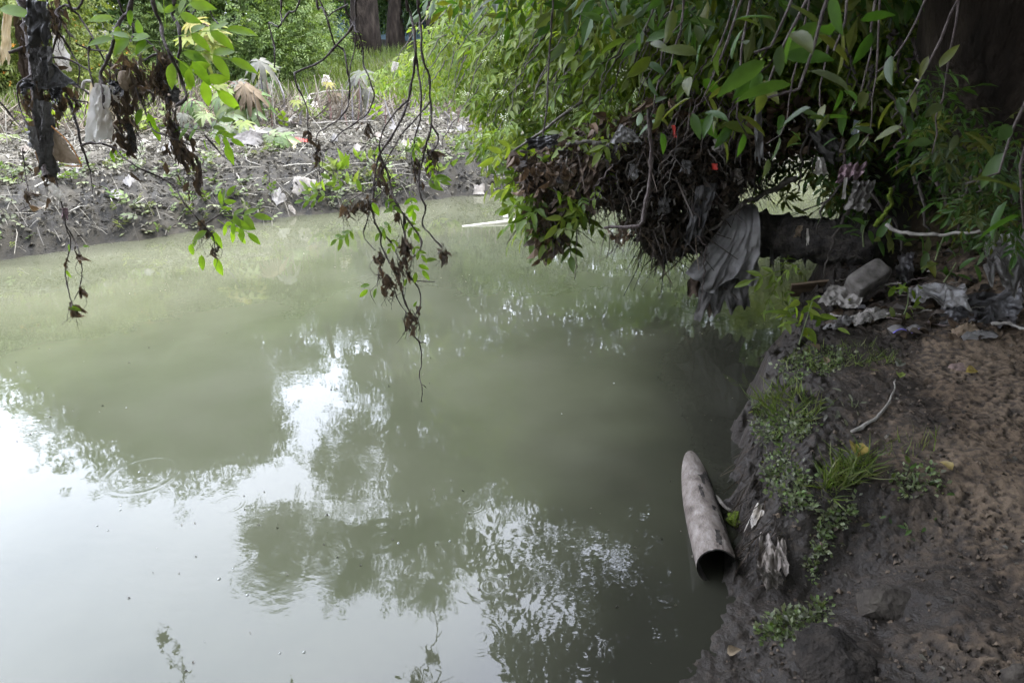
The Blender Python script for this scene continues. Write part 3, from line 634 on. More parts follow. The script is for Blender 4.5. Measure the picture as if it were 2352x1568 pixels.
# the band of dry brush the flood left along the top of the bank
bp_ = scatter(26000, (-11, 3.5), (8, 17.5), lambda X, Y: (fard(X, Y) > 2.6) & (fard(X, Y) < 5.6) & (fbm(X * .8, Y * .8, 3, 81) > -.12) & (np.abs(X) < Y * .85 + .5))
dd = norm(RG.normal(size=(len(bp_), 3)) * [.8, .6, .3] + [.25, 0, .65])
tag(obj('flood_brush', inst(STRAW, bp_, dd, RG.normal(size=(len(bp_), 3)), RG.uniform(.2, .75, len(bp_)) * (.6 + .6 * np.clip(.5 + 1.5 * fbm(bp_[:, 0] * .9, bp_[:, 1] * .9, 2, 83), 0, 1))), M['brush'], None, np.repeat(RG.random(len(bp_)), 6), smooth=False), 'band of dry brown brush left along the top of the far bank', 'brush', kind='stuff')
# small weeds along the far waterline and on the slope
WEED = compound(leaflet(2, .3, .05, .2), 2, ls=.55, stalk=False)
wp = scatter(16000, (-10, 3), (5.5, 14), lambda X, Y: (fard(X, Y) > .02) & (fard(X, Y) < 1.3) & (fbm(X * 1.1, Y * 1.1, 3, 70) > -.05) & (np.abs(X) < Y * .85 + .5))
dd = norm(RG.normal(size=(len(wp), 3)) * [.8, .8, .3] + [0, 0, .6])
tag(obj('bank_weeds', inst(WEED, wp, dd, rup(len(wp), .5), RG.uniform(.06, .16, len(wp))), M['weed'], None, np.repeat(RG.random(len(wp)), len(WEED[0])), smooth=False), 'low green weeds creeping along the far waterline', 'weeds', kind='stuff')
wp = scatter(1700, (-10, 3), (8, 16), lambda X, Y: (fard(X, Y) > 2.4) & (fard(X, Y) < 6) & (fbm(X * .9, Y * .9, 3, 75) > .08) & (np.abs(X) < Y * .85 + .5))
dd = norm(RG.normal(size=(len(wp), 3)) * [.7, .7, .3] + [0, 0, .8])
tag(obj('undergrowth', inst(WEED, wp, dd, rup(len(wp), .5), RG.uniform(.15, .42, len(wp))), M['elder'], None, np.repeat(RG.random(len(wp)), len(WEED[0])), smooth=False), 'fresh green undergrowth between the flattened stalks', 'undergrowth', kind='stuff')
# flood-laid matted grass and dead stems hanging over the far waterline
mp_ = scatter(5200, (-8, 3), (6, 13.5), lambda X, Y: (fard(X, Y) > .02) & (fard(X, Y) < .7) & (np.abs(X) < Y * .85 + .5))
dd = norm(np.stack([.59 + RG.normal(size=len(mp_)) * .5, -.8 + RG.normal(size=len(mp_)) * .4, -.35 + RG.normal(size=len(mp_)) * .35], -1))
tag(obj('matted_stems', inst(STRAW, mp_ + [0, 0, .03], dd, rup(len(mp_), .3), RG.uniform(.1, .36, len(mp_))), M['litter'], None, np.repeat(RG.uniform(.05, .6, len(mp_)), 6), smooth=False), 'dead stems combed down over the far bank edge', 'stems', kind='stuff')

# ------------------------------------------------------------------ things on the far bank
PAL = [palmate(8, .35, .42, .015, 1), palmate(7, .9, .4, .03, 2), palmate(8, .15, .4, .02, 3), palmate(9, 1.3, .45, .05, 4)]
def castor(label, base_px, stems, group=None, smat='stemgrey'):
    """stems: list of (stem points in view px, leaves as (px, py, size in m, shape, material, tilt to viewer))"""
    g = gnd(*base_px); Y = g[1]; root = thing('castor_plant', label, 'plant', g, group)
    for pts, leaves in stems:
        q = [g - [0, 0, .05]] + [at(x, y, Y + rnd.uniform(-.12, .12)) for x, y in pts]
        stem = obj('stem', twig(q, .022, .011, 16, 6, .01, .15), M[smat], root)
        for (x, y, s, shp, mt, tilt) in leaves:
            p = at(x, y, Y + rnd.uniform(-.2, .1)); j = q[-1]
            obj('leaf_stalk', twig([j, (j + p) / 2 + [0, 0, .05], p], .007, .004, 6, 5), M['stemred'], stem)
            ax = rnd.uniform(-.6, .6)
            place('leaf', leaf_mesh('castor_leaf_%d' % shp, PAL[shp], M[mt]), root, p, (ax, -.75, -.35 - .4 * (shp in (1, 3))), (rnd.uniform(-.3, .3), -tilt, 1), s * 1.4)
    return root
castor('bushy castor plant with big drooping leaves and a dried brown one on top', (545, 300), [([(548, 240), (545, 195)], [(520, 205, .2, 0, 'castor', .6), (535, 240, .26, 1, 'castor', .7), (500, 225, .2, 1, 'castor', .6), (560, 225, .2, 1, 'castor', .8), (535, 262, .18, 0, 'castor', .6), (520, 285, .17, 2, 'castor', .5), (575, 250, .2, 1, 'castor', .7), (555, 290, .16, 0, 'castor', .5), (500, 195, .14, 0, 'castor_yellow', .6), (545, 190, .14, 2, 'castor_pale', .9)]), ([(570, 220), (572, 195)], [(572, 205, .24, 3, 'dry', .5), (560, 195, .2, 3, 'dry', .4), (585, 215, .2, 1, 'castor', .6)])])
castor('slim castor stem topped by a mauve star-shaped leaf', (600, 280), [([(602, 240), (600, 180), (597, 150)], [(596, 140, .2, 1, 'castor_pale', .9), (602, 190, .16, 3, 'castor_pale', .6)])])
castor('leaning purple-grey castor stem with one pink side shoot', (655, 262), [([(650, 215), (638, 185), (624, 160)], [(610, 160, .15, 0, 'castor_yellow', .5), (618, 150, .12, 0, 'castor', .6), (630, 158, .12, 2, 'castor_pale', .7), (622, 180, .1, 1, 'castor', .6)])])
castor('collapsed castor leaf lying flat on the mud beside the grey rag', (628, 330), [([(628, 318)], [(630, 305, .27, 1, 'castor_pale', .9), (618, 312, .2, 1, 'castor', .8), (645, 314, .2, 1, 'castor', .8)])])
castor('broken castor stem carrying a white plastic scrap', (760, 280), [([(758, 240), (750, 205)], [(755, 190, .1, 0, 'castor_yellow', .5), (768, 215, .1, 3, 'dry', .5)])], smat='stemred')
castor('castor stem with a curled pale star leaf near the elder branches', (830, 270), [([(828, 220), (824, 180)], [(830, 165, .2, 0, 'castor_pale', .9), (815, 180, .15, 3, 'castor_pale', .8), (842, 205, .17, 1, 'castor_pale', .7), (822, 205, .13, 3, 'dry', .6)])])
castor('tall castor with yellow-green star leaves left of the big rounded shrub', (440, 262), [([(438, 190), (455, 110), (462, 60)], [(480, 62, .24, 0, 'castor_yellow', .8), (460, 88, .24, 2, 'castor_yellow', .8), (490, 100, .22, 0, 'castor_yellow', .9), (440, 50, .22, 0, 'castor_yellow', .7), (500, 75, .18, 1, 'castor_yellow', .8), (430, 85, .2, 2, 'castor_yellow', .7), (470, 122, .18, 1, 'castor_yellow', .7)])])
castor('small castor seedling with yellow leaves among the bare stalks', (690, 290), [([(690, 250), (688, 230)], [(690, 222, .1, 0, 'castor', .6), (680, 232, .1, 0, 'castor_yellow', .6), (700, 240, .1, 1, 'castor', .6)])])
castor('castor plant with wilted leaves beside the yellow scrap', (440, 300), [([(438, 260), (442, 230)], [(430, 235, .16, 1, 'castor', .7), (450, 240, .16, 1, 'castor', .6), (470, 262, .14, 0, 'castor', .6), (420, 262, .14, 3, 'castor_pale', .6)])])
castor('low castor plant with broad leaves under the bushy one', (520, 318), [([(522, 300)], [(520, 290, .17, 0, 'castor_pale', .7), (545, 302, .18, 2, 'castor', .6), (497, 300, .15, 0, 'castor', .6), (560, 280, .14, 0, 'castor', .6)])])

# bare stalks left standing in the flood debris
for k in range(35):
    x = rnd.choice([rnd.uniform(585, 900), rnd.uniform(440, 700), rnd.uniform(900, 1080)]); y = rnd.uniform(255, 300) + (x - 700) * .06
    g = gnd(x, y); h = rnd.uniform(.2, .75); ln = np.array([rnd.gauss(0, .18), rnd.gauss(0, .12), 1.0]) * h
    tag(obj('bare_stalk', twig([g - [0, 0, .04], g + ln * .5 + [rnd.gauss(0, .03), 0, 0], g + ln], rnd.uniform(.008, .018), .005, 10, 5, .01, .2), M[rnd.choice(['stemgrey', 'stemred', 'stick', 'barkg'])]),
        'thin bare stalk standing in the far bank debris', 'stalk', 'bare stalks in the debris line')
# fallen sticks
def stick(label, pts, r, mat='stick', lift=.05, name='fallen_stick', group=None):
    q = [gnd(x, y, lift) for x, y in pts]
    return tag(obj(name, twig(q, r, r * .6, 18, 6, .012, .25), M[mat]), label, 'stick', group)
stick('long pale stick leaning across the far debris under the flat castor leaf', [(585, 290), (605, 276), (645, 258)], .022, lift=.14)
stick('thick bleached branch stub propped in the debris beside the pale sack', [(665, 300), (675, 285), (690, 268)], .035, lift=.12)
stick('thin horizontal stick above the debris line', [(708, 250), (760, 240), (800, 240), (850, 246)], .014, lift=.25)
stick('forked stick lying by the elder branch tips', [(720, 295), (790, 292), (860, 290)], .012, lift=.08)
stick('curved pale root on the mud below the grey rag', [(565, 360), (570, 375), (600, 388)], .01, lift=.02)
stick('pale root dangling down the far bank edge', [(545, 405), (556, 432), (565, 450)], .01, lift=.03)
for k in range(26):
    x, y = rnd.uniform(380, 1080), rnd.uniform(262, 330); a = rnd.uniform(-.9, .9); l = rnd.uniform(14, 45)
    stick('grey twig tangled in the far debris line', [(x, y), (x + l * .5, y - l * .3 * a), (x + l, y - l * .5 * a)], rnd.uniform(.005, .011), rnd.choice(['stick', 'barkg', 'vine']), rnd.uniform(.04, .2), 'debris_twig', 'twigs tangled in the debris line')

# rags, plastic and other litter
def rag(name, label, cat, TL, TR, BL, BR, mat, amp=.02, folds=5, nx=26, ny=22, ragged=.15, sag=0.0, parent=None, group=None, holes=0.0, crease=1.0):
    TL, TR, BL, BR = (np.asarray(p, float) for p in (TL, TR, BL, BR)); s = rnd.random() * 90
    U, W = np.meshgrid(np.linspace(0, 1, nx), np.linspace(0, 1, ny))
    cut = 1 - ragged * np.clip(.5 + 1.6 * fbm(U[0] * 4 + s, U[0] * 0, 3), 0, 1.4)
    W2 = W * cut[None]
    ux = ragged * .35 * fbm(W[:, :1] * 4 + s, W[:, :1] * 0 + 3.3, 2)
    U2 = U + ux * (1 - 2 * np.abs(U - .5)) * 0 + ux * (U - .5) * 2
    P = (TL * (1 - U2)[..., None] + TR * U2[..., None]) * (1 - W2)[..., None] + (BL * (1 - U2)[..., None] + BR * U2[..., None]) * W2[..., None]
    n = np.cross(TR - TL, BL - TL); n = n / max(np.linalg.norm(n), 1e-9)
    ph = U * folds * 6.28 + 3.0 * fbm(U * 1.5 + s, W * 1.5, 2) + W * rnd.uniform(-2, 2)
    off = amp * (np.sin(ph) * (.35 + .65 * W) * (.35 + 1.1 * np.clip(fbm(U * 2 + s, W * 1.3, 2, 4), -.2, .6)) + crease * (2.2 * np.abs(fbm(U * 2.6 + s, W * 1.7, 2, 7)) + 1.2 * np.abs(fbm(U * 5.5 + s, W * 4.2 + U * 2, 1, 8))) + .3 * fbm(U * 6 + s, W * 5, 1, 9))
    P = P + off[..., None] * n
    P[..., 2] -= sag * np.sin(np.pi * U) * (.4 + .6 * W)
    F = sheet_faces(nx, ny)
    if holes:
        hv = fbm(U * 5 + s, W * 5, 3, 12).ravel(); F = F[hv[F].max(1) < .55 - holes]
    V = P.reshape(-1, 3)
    if parent is not None: return obj(name, (V, F), M[mat], parent)
    return tag(obj(name, (V, F), M[mat]), label, cat, group)
def heap(name, label, cat, px, py, w, l, mat, h=.06, folds=4, rot=0.0, group=None, sink=.01, ragged=.3, nx=22, ny=18, drop=None):
    """a crumpled piece lying on the ground there; w across the view, l along it"""
    g = gnd(px, py); s = rnd.random() * 80
    U, W = np.meshgrid(np.linspace(-.5, .5, nx), np.linspace(-.5, .5, ny))
    rim = 1 - ragged * (.5 + fbm(np.arctan2(W, U) * 1.3 + s, U * 0, 3))
    a, bb = U * w * rim, W * l * rim
    x = g[0] + a * math.cos(rot) - bb * math.sin(rot); y = g[1] + a * math.sin(rot) + bb * math.cos(rot)
    rr = np.clip(1 - 1.9 * np.maximum(np.abs(U), np.abs(W)), 0, 1) ** .6
    z = np.maximum(gnds(x.ravel(), y.ravel()).reshape(x.shape), 0) + sink + h * rr * (.55 + .6 * np.abs(np.sin(W * folds * 6.28 + 3 * fbm(U * 2 + s, W * 2, 2))) * .6 + 1.0 * np.abs(fbm(U * 4 + s, W * 4, 3, 5))) + .15 * h * fbm(U * 11, W * 11 + s, 2)
    return tag(obj(name, (np.stack([x, y, z], -1).reshape(-1, 3), sheet_faces(nx, ny)), M[mat]), label, cat, group)
heap('grey_rag', 'folded dark grey rag lying on the far mud', 'rag', 572, 325, .5, .75, 'cdark', .13, 5)
heap('grey_rag', 'pale grey crumpled cloth just behind the dark grey rag', 'rag', 585, 308, .5, .5, 'cgrey', .1, 4)
heap('plastic_sheet', 'pale silty sack crumpled among the far sticks', 'sack', 695, 272, .45, .6, 'cgrey', .3, 3)
heap('plastic_sheet', 'white plastic sack caught beside the bleached branch stub', 'sack', 712, 258, .3, .4, 'pwhite', .25, 3)
heap('plastic_scrap', 'yellow plastic scrap left of the castor plants', 'scrap', 475, 272, .25, .3, 'pcream', .14, 2)
heap('plastic_scrap', 'white plastic scrap beside the yellow one', 'scrap', 470, 255, .22, .25, 'pwhite', .14, 2)
heap('plastic_scrap', 'thin red wrapper on the far mud right of the flat castor leaf', 'wrapper', 690, 325, .28, .12, 'red', .03, 2)
heap('plastic_scrap', 'cream leaf-like scrap below the red wrapper', 'scrap', 665, 335, .26, .3, 'pcream', .05, 2)
heap('plastic_scrap', 'white paper at the far waterline left of the floating pole', 'paper', 1100, 443, .2, .16, 'cgrey', .06, 3)
heap('plastic_scrap', 'small white scrap on the water beside the floating pole', 'scrap', 1166, 499, .14, .14, 'pwhite', .03, 2)
heap('plastic_scrap', 'white scrap at the far water edge below the leafy twig', 'scrap', 672, 487, .1, .1, 'cgrey', .04, 2)
heap('plastic_scrap', 'grey plastic strip half way down the far bank', 'scrap', 700, 437, .35, .22, 'cgrey', .06, 3)
heap('plastic_scrap', 'round whitish lid lying on the left far slope', 'scrap', 268, 455, .13, .13, 'pgrey', .03, 1)
pts = [(640, 460), (395, 352), (415, 385), (360, 318), (440, 350), (330, 330), (820, 345), (870, 315), (905, 300), (985, 285), (1040, 268), (770, 325), (880, 268), (1000, 262), (930, 340), (960, 300), (1060, 300), (400, 285), (650, 250), (735, 270), (845, 225), (120, 300), (60, 350), (250, 300), (180, 395), (300, 420)]
for x, y in pts:
    heap('plastic_scrap', 'small pale plastic scrap trodden into the far bank litter', 'scrap', x, y, rnd.uniform(.08, .2), rnd.uniform(.1, .26), rnd.choice(['cgrey', 'pgrey', 'cgrey', 'pgrey', 'mudcloth']), rnd.uniform(.03, .12), 3, rnd.uniform(-1, 1), 'pale scraps over the far bank', nx=12, ny=10)
g = gnd(752, 215)
p = at(752, 190, gnd(760, 280)[1] - .1)
rag('plastic_scrap', 'white plastic scrap snagged on the broken castor stem', 'scrap', p + [-.05, 0, .12], p + [.03, .05, .1], p + [-.1, 0, -.07], p + [.1, .03, -.12], 'pwhite', .03, 2, 14, 14, .5)
p = at(907, 157, 7.2)
rag('plastic_scrap', 'tiny white scrap caught high in the left elder leaves', 'scrap', p + [-.02, 0, .06], p + [.04, 0, .05], p + [-.05, 0, -.06], p + [.02, 0, -.03], 'pwhite', .015, 2, 12, 12, .5)
# loose clumps of young green sprouts on the far slope
for x, y, s in [(770, 395, .3), (880, 420, .26), (1000, 400, .25), (845, 375, .2), (800, 430, .22), (960, 350, .2), (720, 440, .18)]:
    g = gnd(x, y); n = 14
    pos = g + RG.normal(size=(n, 3)) * [.09, .09, .02] + [0, 0, .03]
    dd = norm(RG.normal(size=(n, 3)) * [.7, .7, .2] + [0, 0, .9])
    root = thing('sprout', 'clump of fresh green sprouts on the muddy far slope', 'plant', g, 'green sprouts on the far slope')
    lm = leaf_mesh('sprout_leaf', LEAF3, M['elder_o'])
    for k in range(n): place('leaf', lm, root, pos[k], dd[k], (rnd.uniform(-1, 1), -1, .6), s * rnd.uniform(.5, 1))

# scum flecks and leaf crumbs drifting on the water
fx = RG.uniform(-3.5, 2.2, 900); fy = RG.uniform(1.6, 9.5, 900); ok = (-sdist(NEAR, fx, fy) < -.08) & (sdist(FAR, fx, fy) < -.1) & ((fbm(fx * .9, fy * .9, 3, 88) > .12) | (-sdist(NEAR, fx, fy) > -.35)); fx, fy = fx[ok], fy[ok]
tag(obj('floating_scum', inst(LIT[0], np.stack([fx, fy, fx * 0 + .003], -1), np.stack([RG.normal(size=len(fx)), RG.normal(size=len(fx)), fx * 0], -1), np.tile([0, 0, 1.0], (len(fx), 1)), RG.uniform(.004, .018, len(fx))), M['litter'], None, np.repeat(RG.uniform(.2, .85, len(fx)), len(LIT[0][0])), smooth=False), 'tiny scum flecks and leaf crumbs drifting on the river', 'scum', kind='stuff')
# floating pole and bubbles on the water
tag(obj('floating_pole', twig([gz(1062, 522, -.012), gz(1140, 513, .004), gz(1216, 503, .022)], .022, .034, 14, 10), M['bamboo']), 'pale pole floating at the far side of the river', 'pole')
for x, y in [(535, 1305), (503, 1329), (568, 1366), (643, 1499), (698, 1497), (223, 1207), (248, 1218), (277, 1161), (276, 1171), (290, 936), (663, 922), (320, 1084), (1033, 1242), (915, 1247), (705, 868), (1410, 880), (1290, 950), (1490, 1180)]:
    c = gz(x, y, 0); th = np.linspace(0, math.pi / 2, 5); r = rnd.uniform(.004, .007); a = np.arange(8) / 8 * 6.2832
    V = np.concatenate([np.stack([c[0] + r * math.cos(t) * np.cos(a), c[1] + r * math.cos(t) * np.sin(a), c[2] + a * 0 + r * .8 * math.sin(t)], -1) for t in th])
    F = np.array([[i * 8 + j, i * 8 + (j + 1) % 8, i * 8 + 8 + (j + 1) % 8, i * 8 + 8 + j] for i in range(4) for j in range(8)])
    tag(obj('bubble', (V, F), M['bubble']), 'tiny bubble floating on the water', 'bubble', 'bubbles on the water')

# ------------------------------------------------------------------ the big tree on the near bank and its canopy
def inpoly(poly, x, y):
    c = np.zeros(x.shape, bool); n = len(poly)
    for i in range(n):
        (x1, y1), (x2, y2) = poly[i], poly[(i + 1) % n]
        m = ((y1 > y) != (y2 > y)) & (x < (x2 - x1) * (y - y1) / (y2 - y1 + 1e-9) + x1); c ^= m
    return c
def sample_poly(poly, n):
    P = np.array(poly, float); out = []
    while sum(len(o) for o in out) < n:
        x = RG.uniform(P[:, 0].min(), P[:, 0].max(), n * 3); y = RG.uniform(P[:, 1].min(), P[:, 1].max(), n * 3)
        k = inpoly(poly, x, y); out.append(np.stack([x[k], y[k]], -1))
    return np.concatenate(out)[:n]
def view_points(xy, Y, flip=False):
    xn, yn = (xy[:, 0] - 1176) / FOC, (784 - xy[:, 1]) / FOC
    d = np.stack([xn, CP + yn * SP, -SP + yn * CP], -1); P = d * (Y / d[:, 1])[:, None]; P[:, 2] += CAM_H
    if flip: P[:, 2] *= -1
    return P
tb = np.array([3.55, 3.75, height(3.55, 3.75)])
canopy = thing('canopy_tree', 'massive dark-barked tree leaning in at the upper right corner', 'tree', tb)
tp_ = smooth_path([tb - [0, 0, .2], tb + [0, 0, .35], at(2395, 300, 3.45), at(2300, 20, 3.3), (2.2, 3.1, 3.1), (2.0, 2.8, 4.2), (2.1, 2.4, 5.6)], 34)
trk = obj('trunk', tube(tp_, np.interp(np.linspace(0, 1, 34), [0, .12, .3, .45, .6, 1], [.34, .3, .28, .29, .24, .1]), 18, .35, 4), M['trunk'], canopy)
fork = np.array([2.2, 3.1, 3.0])
LIMBS = [
    [fork, (.9, 2.9, 3.35), (-.1, 2.85, 3.3), (-1.2, 2.95, 3.1), (-2.5, 3.1, 2.75)],
    [fork, (1.5, 3.8, 3.5), (1.3, 5.0, 3.9), (.9, 6.2, 4.1)],
    [fork + [0, 0, .5], (2.6, 4.2, 4.2), (3.2, 6.0, 4.8)], [fork + [0, 0, .6], (2.8, .8, 4.4), (2.6, -1.5, 4.8)], [fork + [.1, 0, .4], (3.9, 2.6, 4.2), (5.4, 3.2, 4.6)], [fork + [0, 0, .9], (.9, .6, 4.4), (.1, -1.8, 4.7)]]
for k, l in enumerate(LIMBS):
    obj('limb', twig(l, .075 if k else .05, .015, 26, 8, .05, .1), M['bark'], trk)
RP1 = [(1065, 1330), (1120, 1240), (1230, 1190), (1330, 1180), (1420, 1120), (1720, 1000), (1800, 1200), (1760, 1568), (1820, 1800), (1330, 1750), (1190, 1540), (1160, 1440)]
xy = sample_poly(RP1, 4200); dep = np.tan(PITCH + np.arctan((xy[:, 1] - 784) / FOC)); cpA = view_points(xy, (2 + RG.uniform(2.3, 3.6, 4200)) / dep, True)
hole = fbm(xy[:, 0] / 95, xy[:, 1] / 75, 2, 90) + np.interp(xy[:, 0], [1060, 1300, 1500, 1700], [-.08, -.02, .0, .0]); cpA = cpA[hole > -.02]
over = [((3.2, 3.4, 5.2), (2.6, 3.2, 1.0)), ((5, 6.4, 5.2), (3, 2.6, 2)), ((1.9, 1.4, 4.6), (1.6, 2.0, .8)), ((3.2, -.6, 4.8), (2.4, 2.2, 1.0))]
cpB = crown_points(over, 9000, .24, 70, .2)
shade_slab = np.concatenate([RG.uniform([1.7, 4.3, 2.9], [4.6, 7.2, 3.7], (2600, 3)), RG.uniform([.9, .7, 2.95], [3.8, 4.2, 3.6], (2600, 3))]); shade_slab = shade_slab[(shade_slab[:, 1] < 4.25) | ((fbm(shade_slab[:, 0] * 1.3, shade_slab[:, 1] * 1.3, 2, 97) > -.02) & (RG.random(len(shade_slab)) < .75))]; cpB = np.vstack([cpB, shade_slab])  # low leaf slabs above the view, added to shade elder and near bank
cp = np.vstack([cpA, cpB])
V, F = inst(ELDER_LITE, cp, rdir(len(cp), .45), rup(len(cp), .45), np.concatenate([RG.uniform(.2, .34, len(cpA)), RG.uniform(.3, .5, len(cpB))]))
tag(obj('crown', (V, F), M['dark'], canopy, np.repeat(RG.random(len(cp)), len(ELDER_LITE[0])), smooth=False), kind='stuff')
# unseen wood around the viewer, shaped to cut sky light on the near bank
wb = [((x + rnd.uniform(-.4, .4), y + rnd.uniform(-.4, .4), 6.0 + rnd.uniform(-.6, .8) + .25 * abs(x - 3)), (1.9, 1.9, .9)) for x in np.arange(1.6, 10, 2.1) for y in np.arange(-6.5, 10, 2.1) if not (y > 4.2 and x < 3.3)]
wb += [((x, y, 5.2 + rnd.uniform(-.4, .6)), (1.8, 1.8, .9)) for x in np.arange(-11, 1.2, 2.1) for y in np.arange(-7, .9, 2.1)] + [((-11.5, y, z), (1.2, 1.8, 1.6)) for y in np.arange(-7, 1, 2.4) for z in (1.8, 3.8)] + [((.7, .2, 5.4), (1.3, 1.4, .7)), ((1.0, 2.0, 5.8), (.9, 1.2, .6))]
wb += [((8.0, y, z), (1.2, 1.8, 1.6)) for y in np.arange(-6, 9, 2.4) for z in (1.8, 4.2)] + [((x, -7.5, z), (1.8, 1.2, 1.6)) for x in np.arange(-11, 8, 2.4) for z in (1.6, 4.0)]
wb += [((x, y, 7.2 + rnd.uniform(-.3, .5)), (1.6, 1.5, .6)) for x in np.arange(-1.6, 2, 1.8) for y in np.arange(1.2, 5.2, 2.0)]
nw = crown_points(wb, 27000, .3, 30, .2)
tag(obj('shading_wood', inst(CLUSTER, nw, rdir(len(nw), .3), rup(len(nw), .35), RG.uniform(.45, .8, len(nw))), M['wood'], None, np.repeat(RG.random(len(nw)), len(CLUSTER[0])), smooth=False), 'dense leaf roof and walls out of view, added to shade the near bank', 'wood', kind='stuff')
# fine twigs carrying the low canopy over the water
for k in range(16):
    j = cpA[rnd.randrange(len(cpA))]; s = smooth_path(LIMBS[1], 12)[rnd.randint(3, 11)]
    obj('twig', twig([s, (s + j) / 2 + [rnd.gauss(0, .15), 0, .15], j, j + [rnd.gauss(0, .15), rnd.gauss(0, .15), -.2]], .012, .003, 16, 5, .04), M['vine'], canopy)
# large shaded leaves hanging close to the viewer, one by one
lmD = leaf_mesh('shade_leaf_single', LEAF, M['dark_o'])
groups = [((1480, 60), 2.2, 8, 55), ((1540, 150), 2.2, 8, 55), ((1620, 230), 2.0, 10, 60), ((1690, 270), 1.9, 8, 50), ((1570, 30), 2.1, 7, 60), ((1660, 90), 1.8, 8, 65), ((1800, 50), 1.3, 6, 80), ((1850, 150), 1.2, 5, 80), ((1940, 50), 1.4, 6, 80), ((1760, 190), 1.6, 6, 60), ((2310, 360), 1.3, 5, 60), ((2340, 460), 1.2, 4, 50), ((2060, 120), 1.9, 6, 70), ((2090, 230), 2.1, 6, 70), ((1980, 210), 2.0, 6, 70), ((1400, 30), 2.6, 8, 60), ((1330, 60), 2.9, 8, 60), ((1500, 260), 2.5, 8, 50), ((1880, 240), 2.2, 7, 60), ((2000, 310), 2.6, 7, 60), ((2150, 320), 2.5, 7, 60), ((1800, 300), 2.8, 7, 60)]
for (gx, gy), Y, n, sp in groups:
    c = at(gx, gy, Y); top = c + [rnd.gauss(.1, .1), rnd.uniform(0, .2), max(.35, 2.75 - c[2])]
    obj('twig', twig([top, (top + c) / 2 + [rnd.gauss(0, .04), 0, 0], c, c + [rnd.gauss(0, .03), 0, -.05]], .006, .002, 16, 5, .02, .3), M['vine'], canopy)
    for k in range(n):
        p = at(gx + rnd.gauss(0, sp * .55), gy + rnd.gauss(0, sp * .5), Y + rnd.gauss(0, .08))
        q = (p - c); dd = np.array([q[0] * 3 + rnd.gauss(0, .5), q[1] + rnd.gauss(0, .5), -.35 + rnd.gauss(0, .45)])
        place('leaf', lmD, canopy, p, dd, (rnd.gauss(0, .7), rnd.gauss(-.3, .7), 1), rnd.uniform(.05, .1))

# ------------------------------------------------------------------ the elder bush arching over the water
eb = np.array([4.3, 7.0, height(4.3, 7.0)])
elder = thing('elder_bush', 'large light green elder bush arching over the river towards the far bank', 'shrub', eb)
PA = [(870, 165), (905, 130), (960, 105), (1000, 40), (1010, -60), (1900, -60), (2160, -20), (2180, 200), (2050, 280), (1900, 230), (1760, 235), (1640, 250), (1520, 265), (1400, 270), (1330, 320), (1250, 350), (1185, 345), (1120, 300), (1120, 260), (1060, 240), (980, 215), (900, 190)]
xy = sample_poly(PA, 4300)
Yc = np.interp(xy[:, 0], [880, 1150, 1400, 1700, 2100], [7.8, 6.6, 5.6, 5.3, 5.2]) + np.abs(RG.normal(size=len(xy))) * .9 - .2
ep = view_points(xy, Yc)
thin = (RG.random(len(xy)) < np.interp(xy[:, 1], [-60, 250, 330, 430], [1, 1, .75, .4])) & (RG.random(len(xy)) < np.interp(xy[:, 0], [900, 1500, 1750, 2150], [1, 1, .55, .35]))
ep, xy = ep[thin], xy[thin]
# big sprays that droop to the water on the left flank
for (x, y, Y, n, sx, sy) in [(1220, 370, 5.6, 34, 34, 30), (1240, 430, 5.5, 22, 18, 30), (1275, 505, 5.2, 26, 22, 24), (1245, 455, 5.1, 20, 20, 26), (1340, 460, 5.1, 10, 22, 24), (1330, 390, 5.3, 10, 40, 25), (1160, 310, 6.0, 40, 35, 30), (1390, 310, 5.2, 14, 50, 20), (1800, 610, 4.9, 8, 25, 30), (1790, 410, 5.6, 8, 30, 14)]:
    q = np.stack([RG.normal(x, sx, n), RG.normal(y, sy, n)], -1); ep = np.vstack([ep, view_points(q, RG.normal(Y, .12, n))]); xy = np.vstack([xy, q])
n = len(ep); dd = norm(np.stack([RG.normal(size=n) * .7 - .35, RG.normal(size=n) * .6 - .3, RG.normal(size=n) * .35 - .55], -1)); up = rup(n, .5) + [-.2, -.35, 0]
sz = RG.uniform(.13, .3, n) * np.where(xy[:, 0] < 1100, .85, 1)
order = np.argsort(np.where((xy[:, 1] > 0) & (xy[:, 0] < 1750), ep[:, 1] + RG.random(n) * .6, 99)); big, rest = order[:300], order[300:]
lmE = leaf_mesh('elder_leaf_compound', ELDER, M['elder_o'])
for k in big: place('leaf', lmE, elder, ep[k], dd[k], up[k], sz[k])
EL2 = compound(LEAF3, 2)
V, F = inst(EL2, ep[rest], dd[rest], up[rest], sz[rest])
tag(obj('foliage', (V, F), M['elder'], elder, np.repeat(RG.random(len(rest)), len(EL2[0])), smooth=False), kind='stuff')
nf = 34; fx = sample_poly([(880, 165), (1000, 60), (1500, 20), (1500, 250), (1250, 330), (1100, 280), (920, 200)], nf)
fp = view_points(fx, np.interp(fx[:, 0], [880, 1150, 1500], [7.5, 6.3, 5.3]) - .15)
V, F = inst(UMBEL, fp, rdir(nf), np.tile([-.3, -.7, .9], (nf, 1)) + RG.normal(size=(nf, 3)) * .3, RG.uniform(.06, .11, nf))
tag(obj('blossom', (V, F), M['flower'], elder, np.repeat(RG.random(nf), len(UMBEL[0])), smooth=False), kind='stuff')
for k in range(10):
    t = ep[rnd.randrange(len(ep))]; a = rnd.uniform(.3, .6)
    obj('stem', twig([eb + [rnd.uniform(-.4, .4), rnd.uniform(-.3, .3), -.1], eb * (1 - a) + t * a + [0, 0, .9], t + [0, 0, .25], t], .035, .008, 26, 6, .06, .1), M['barkg'], elder)
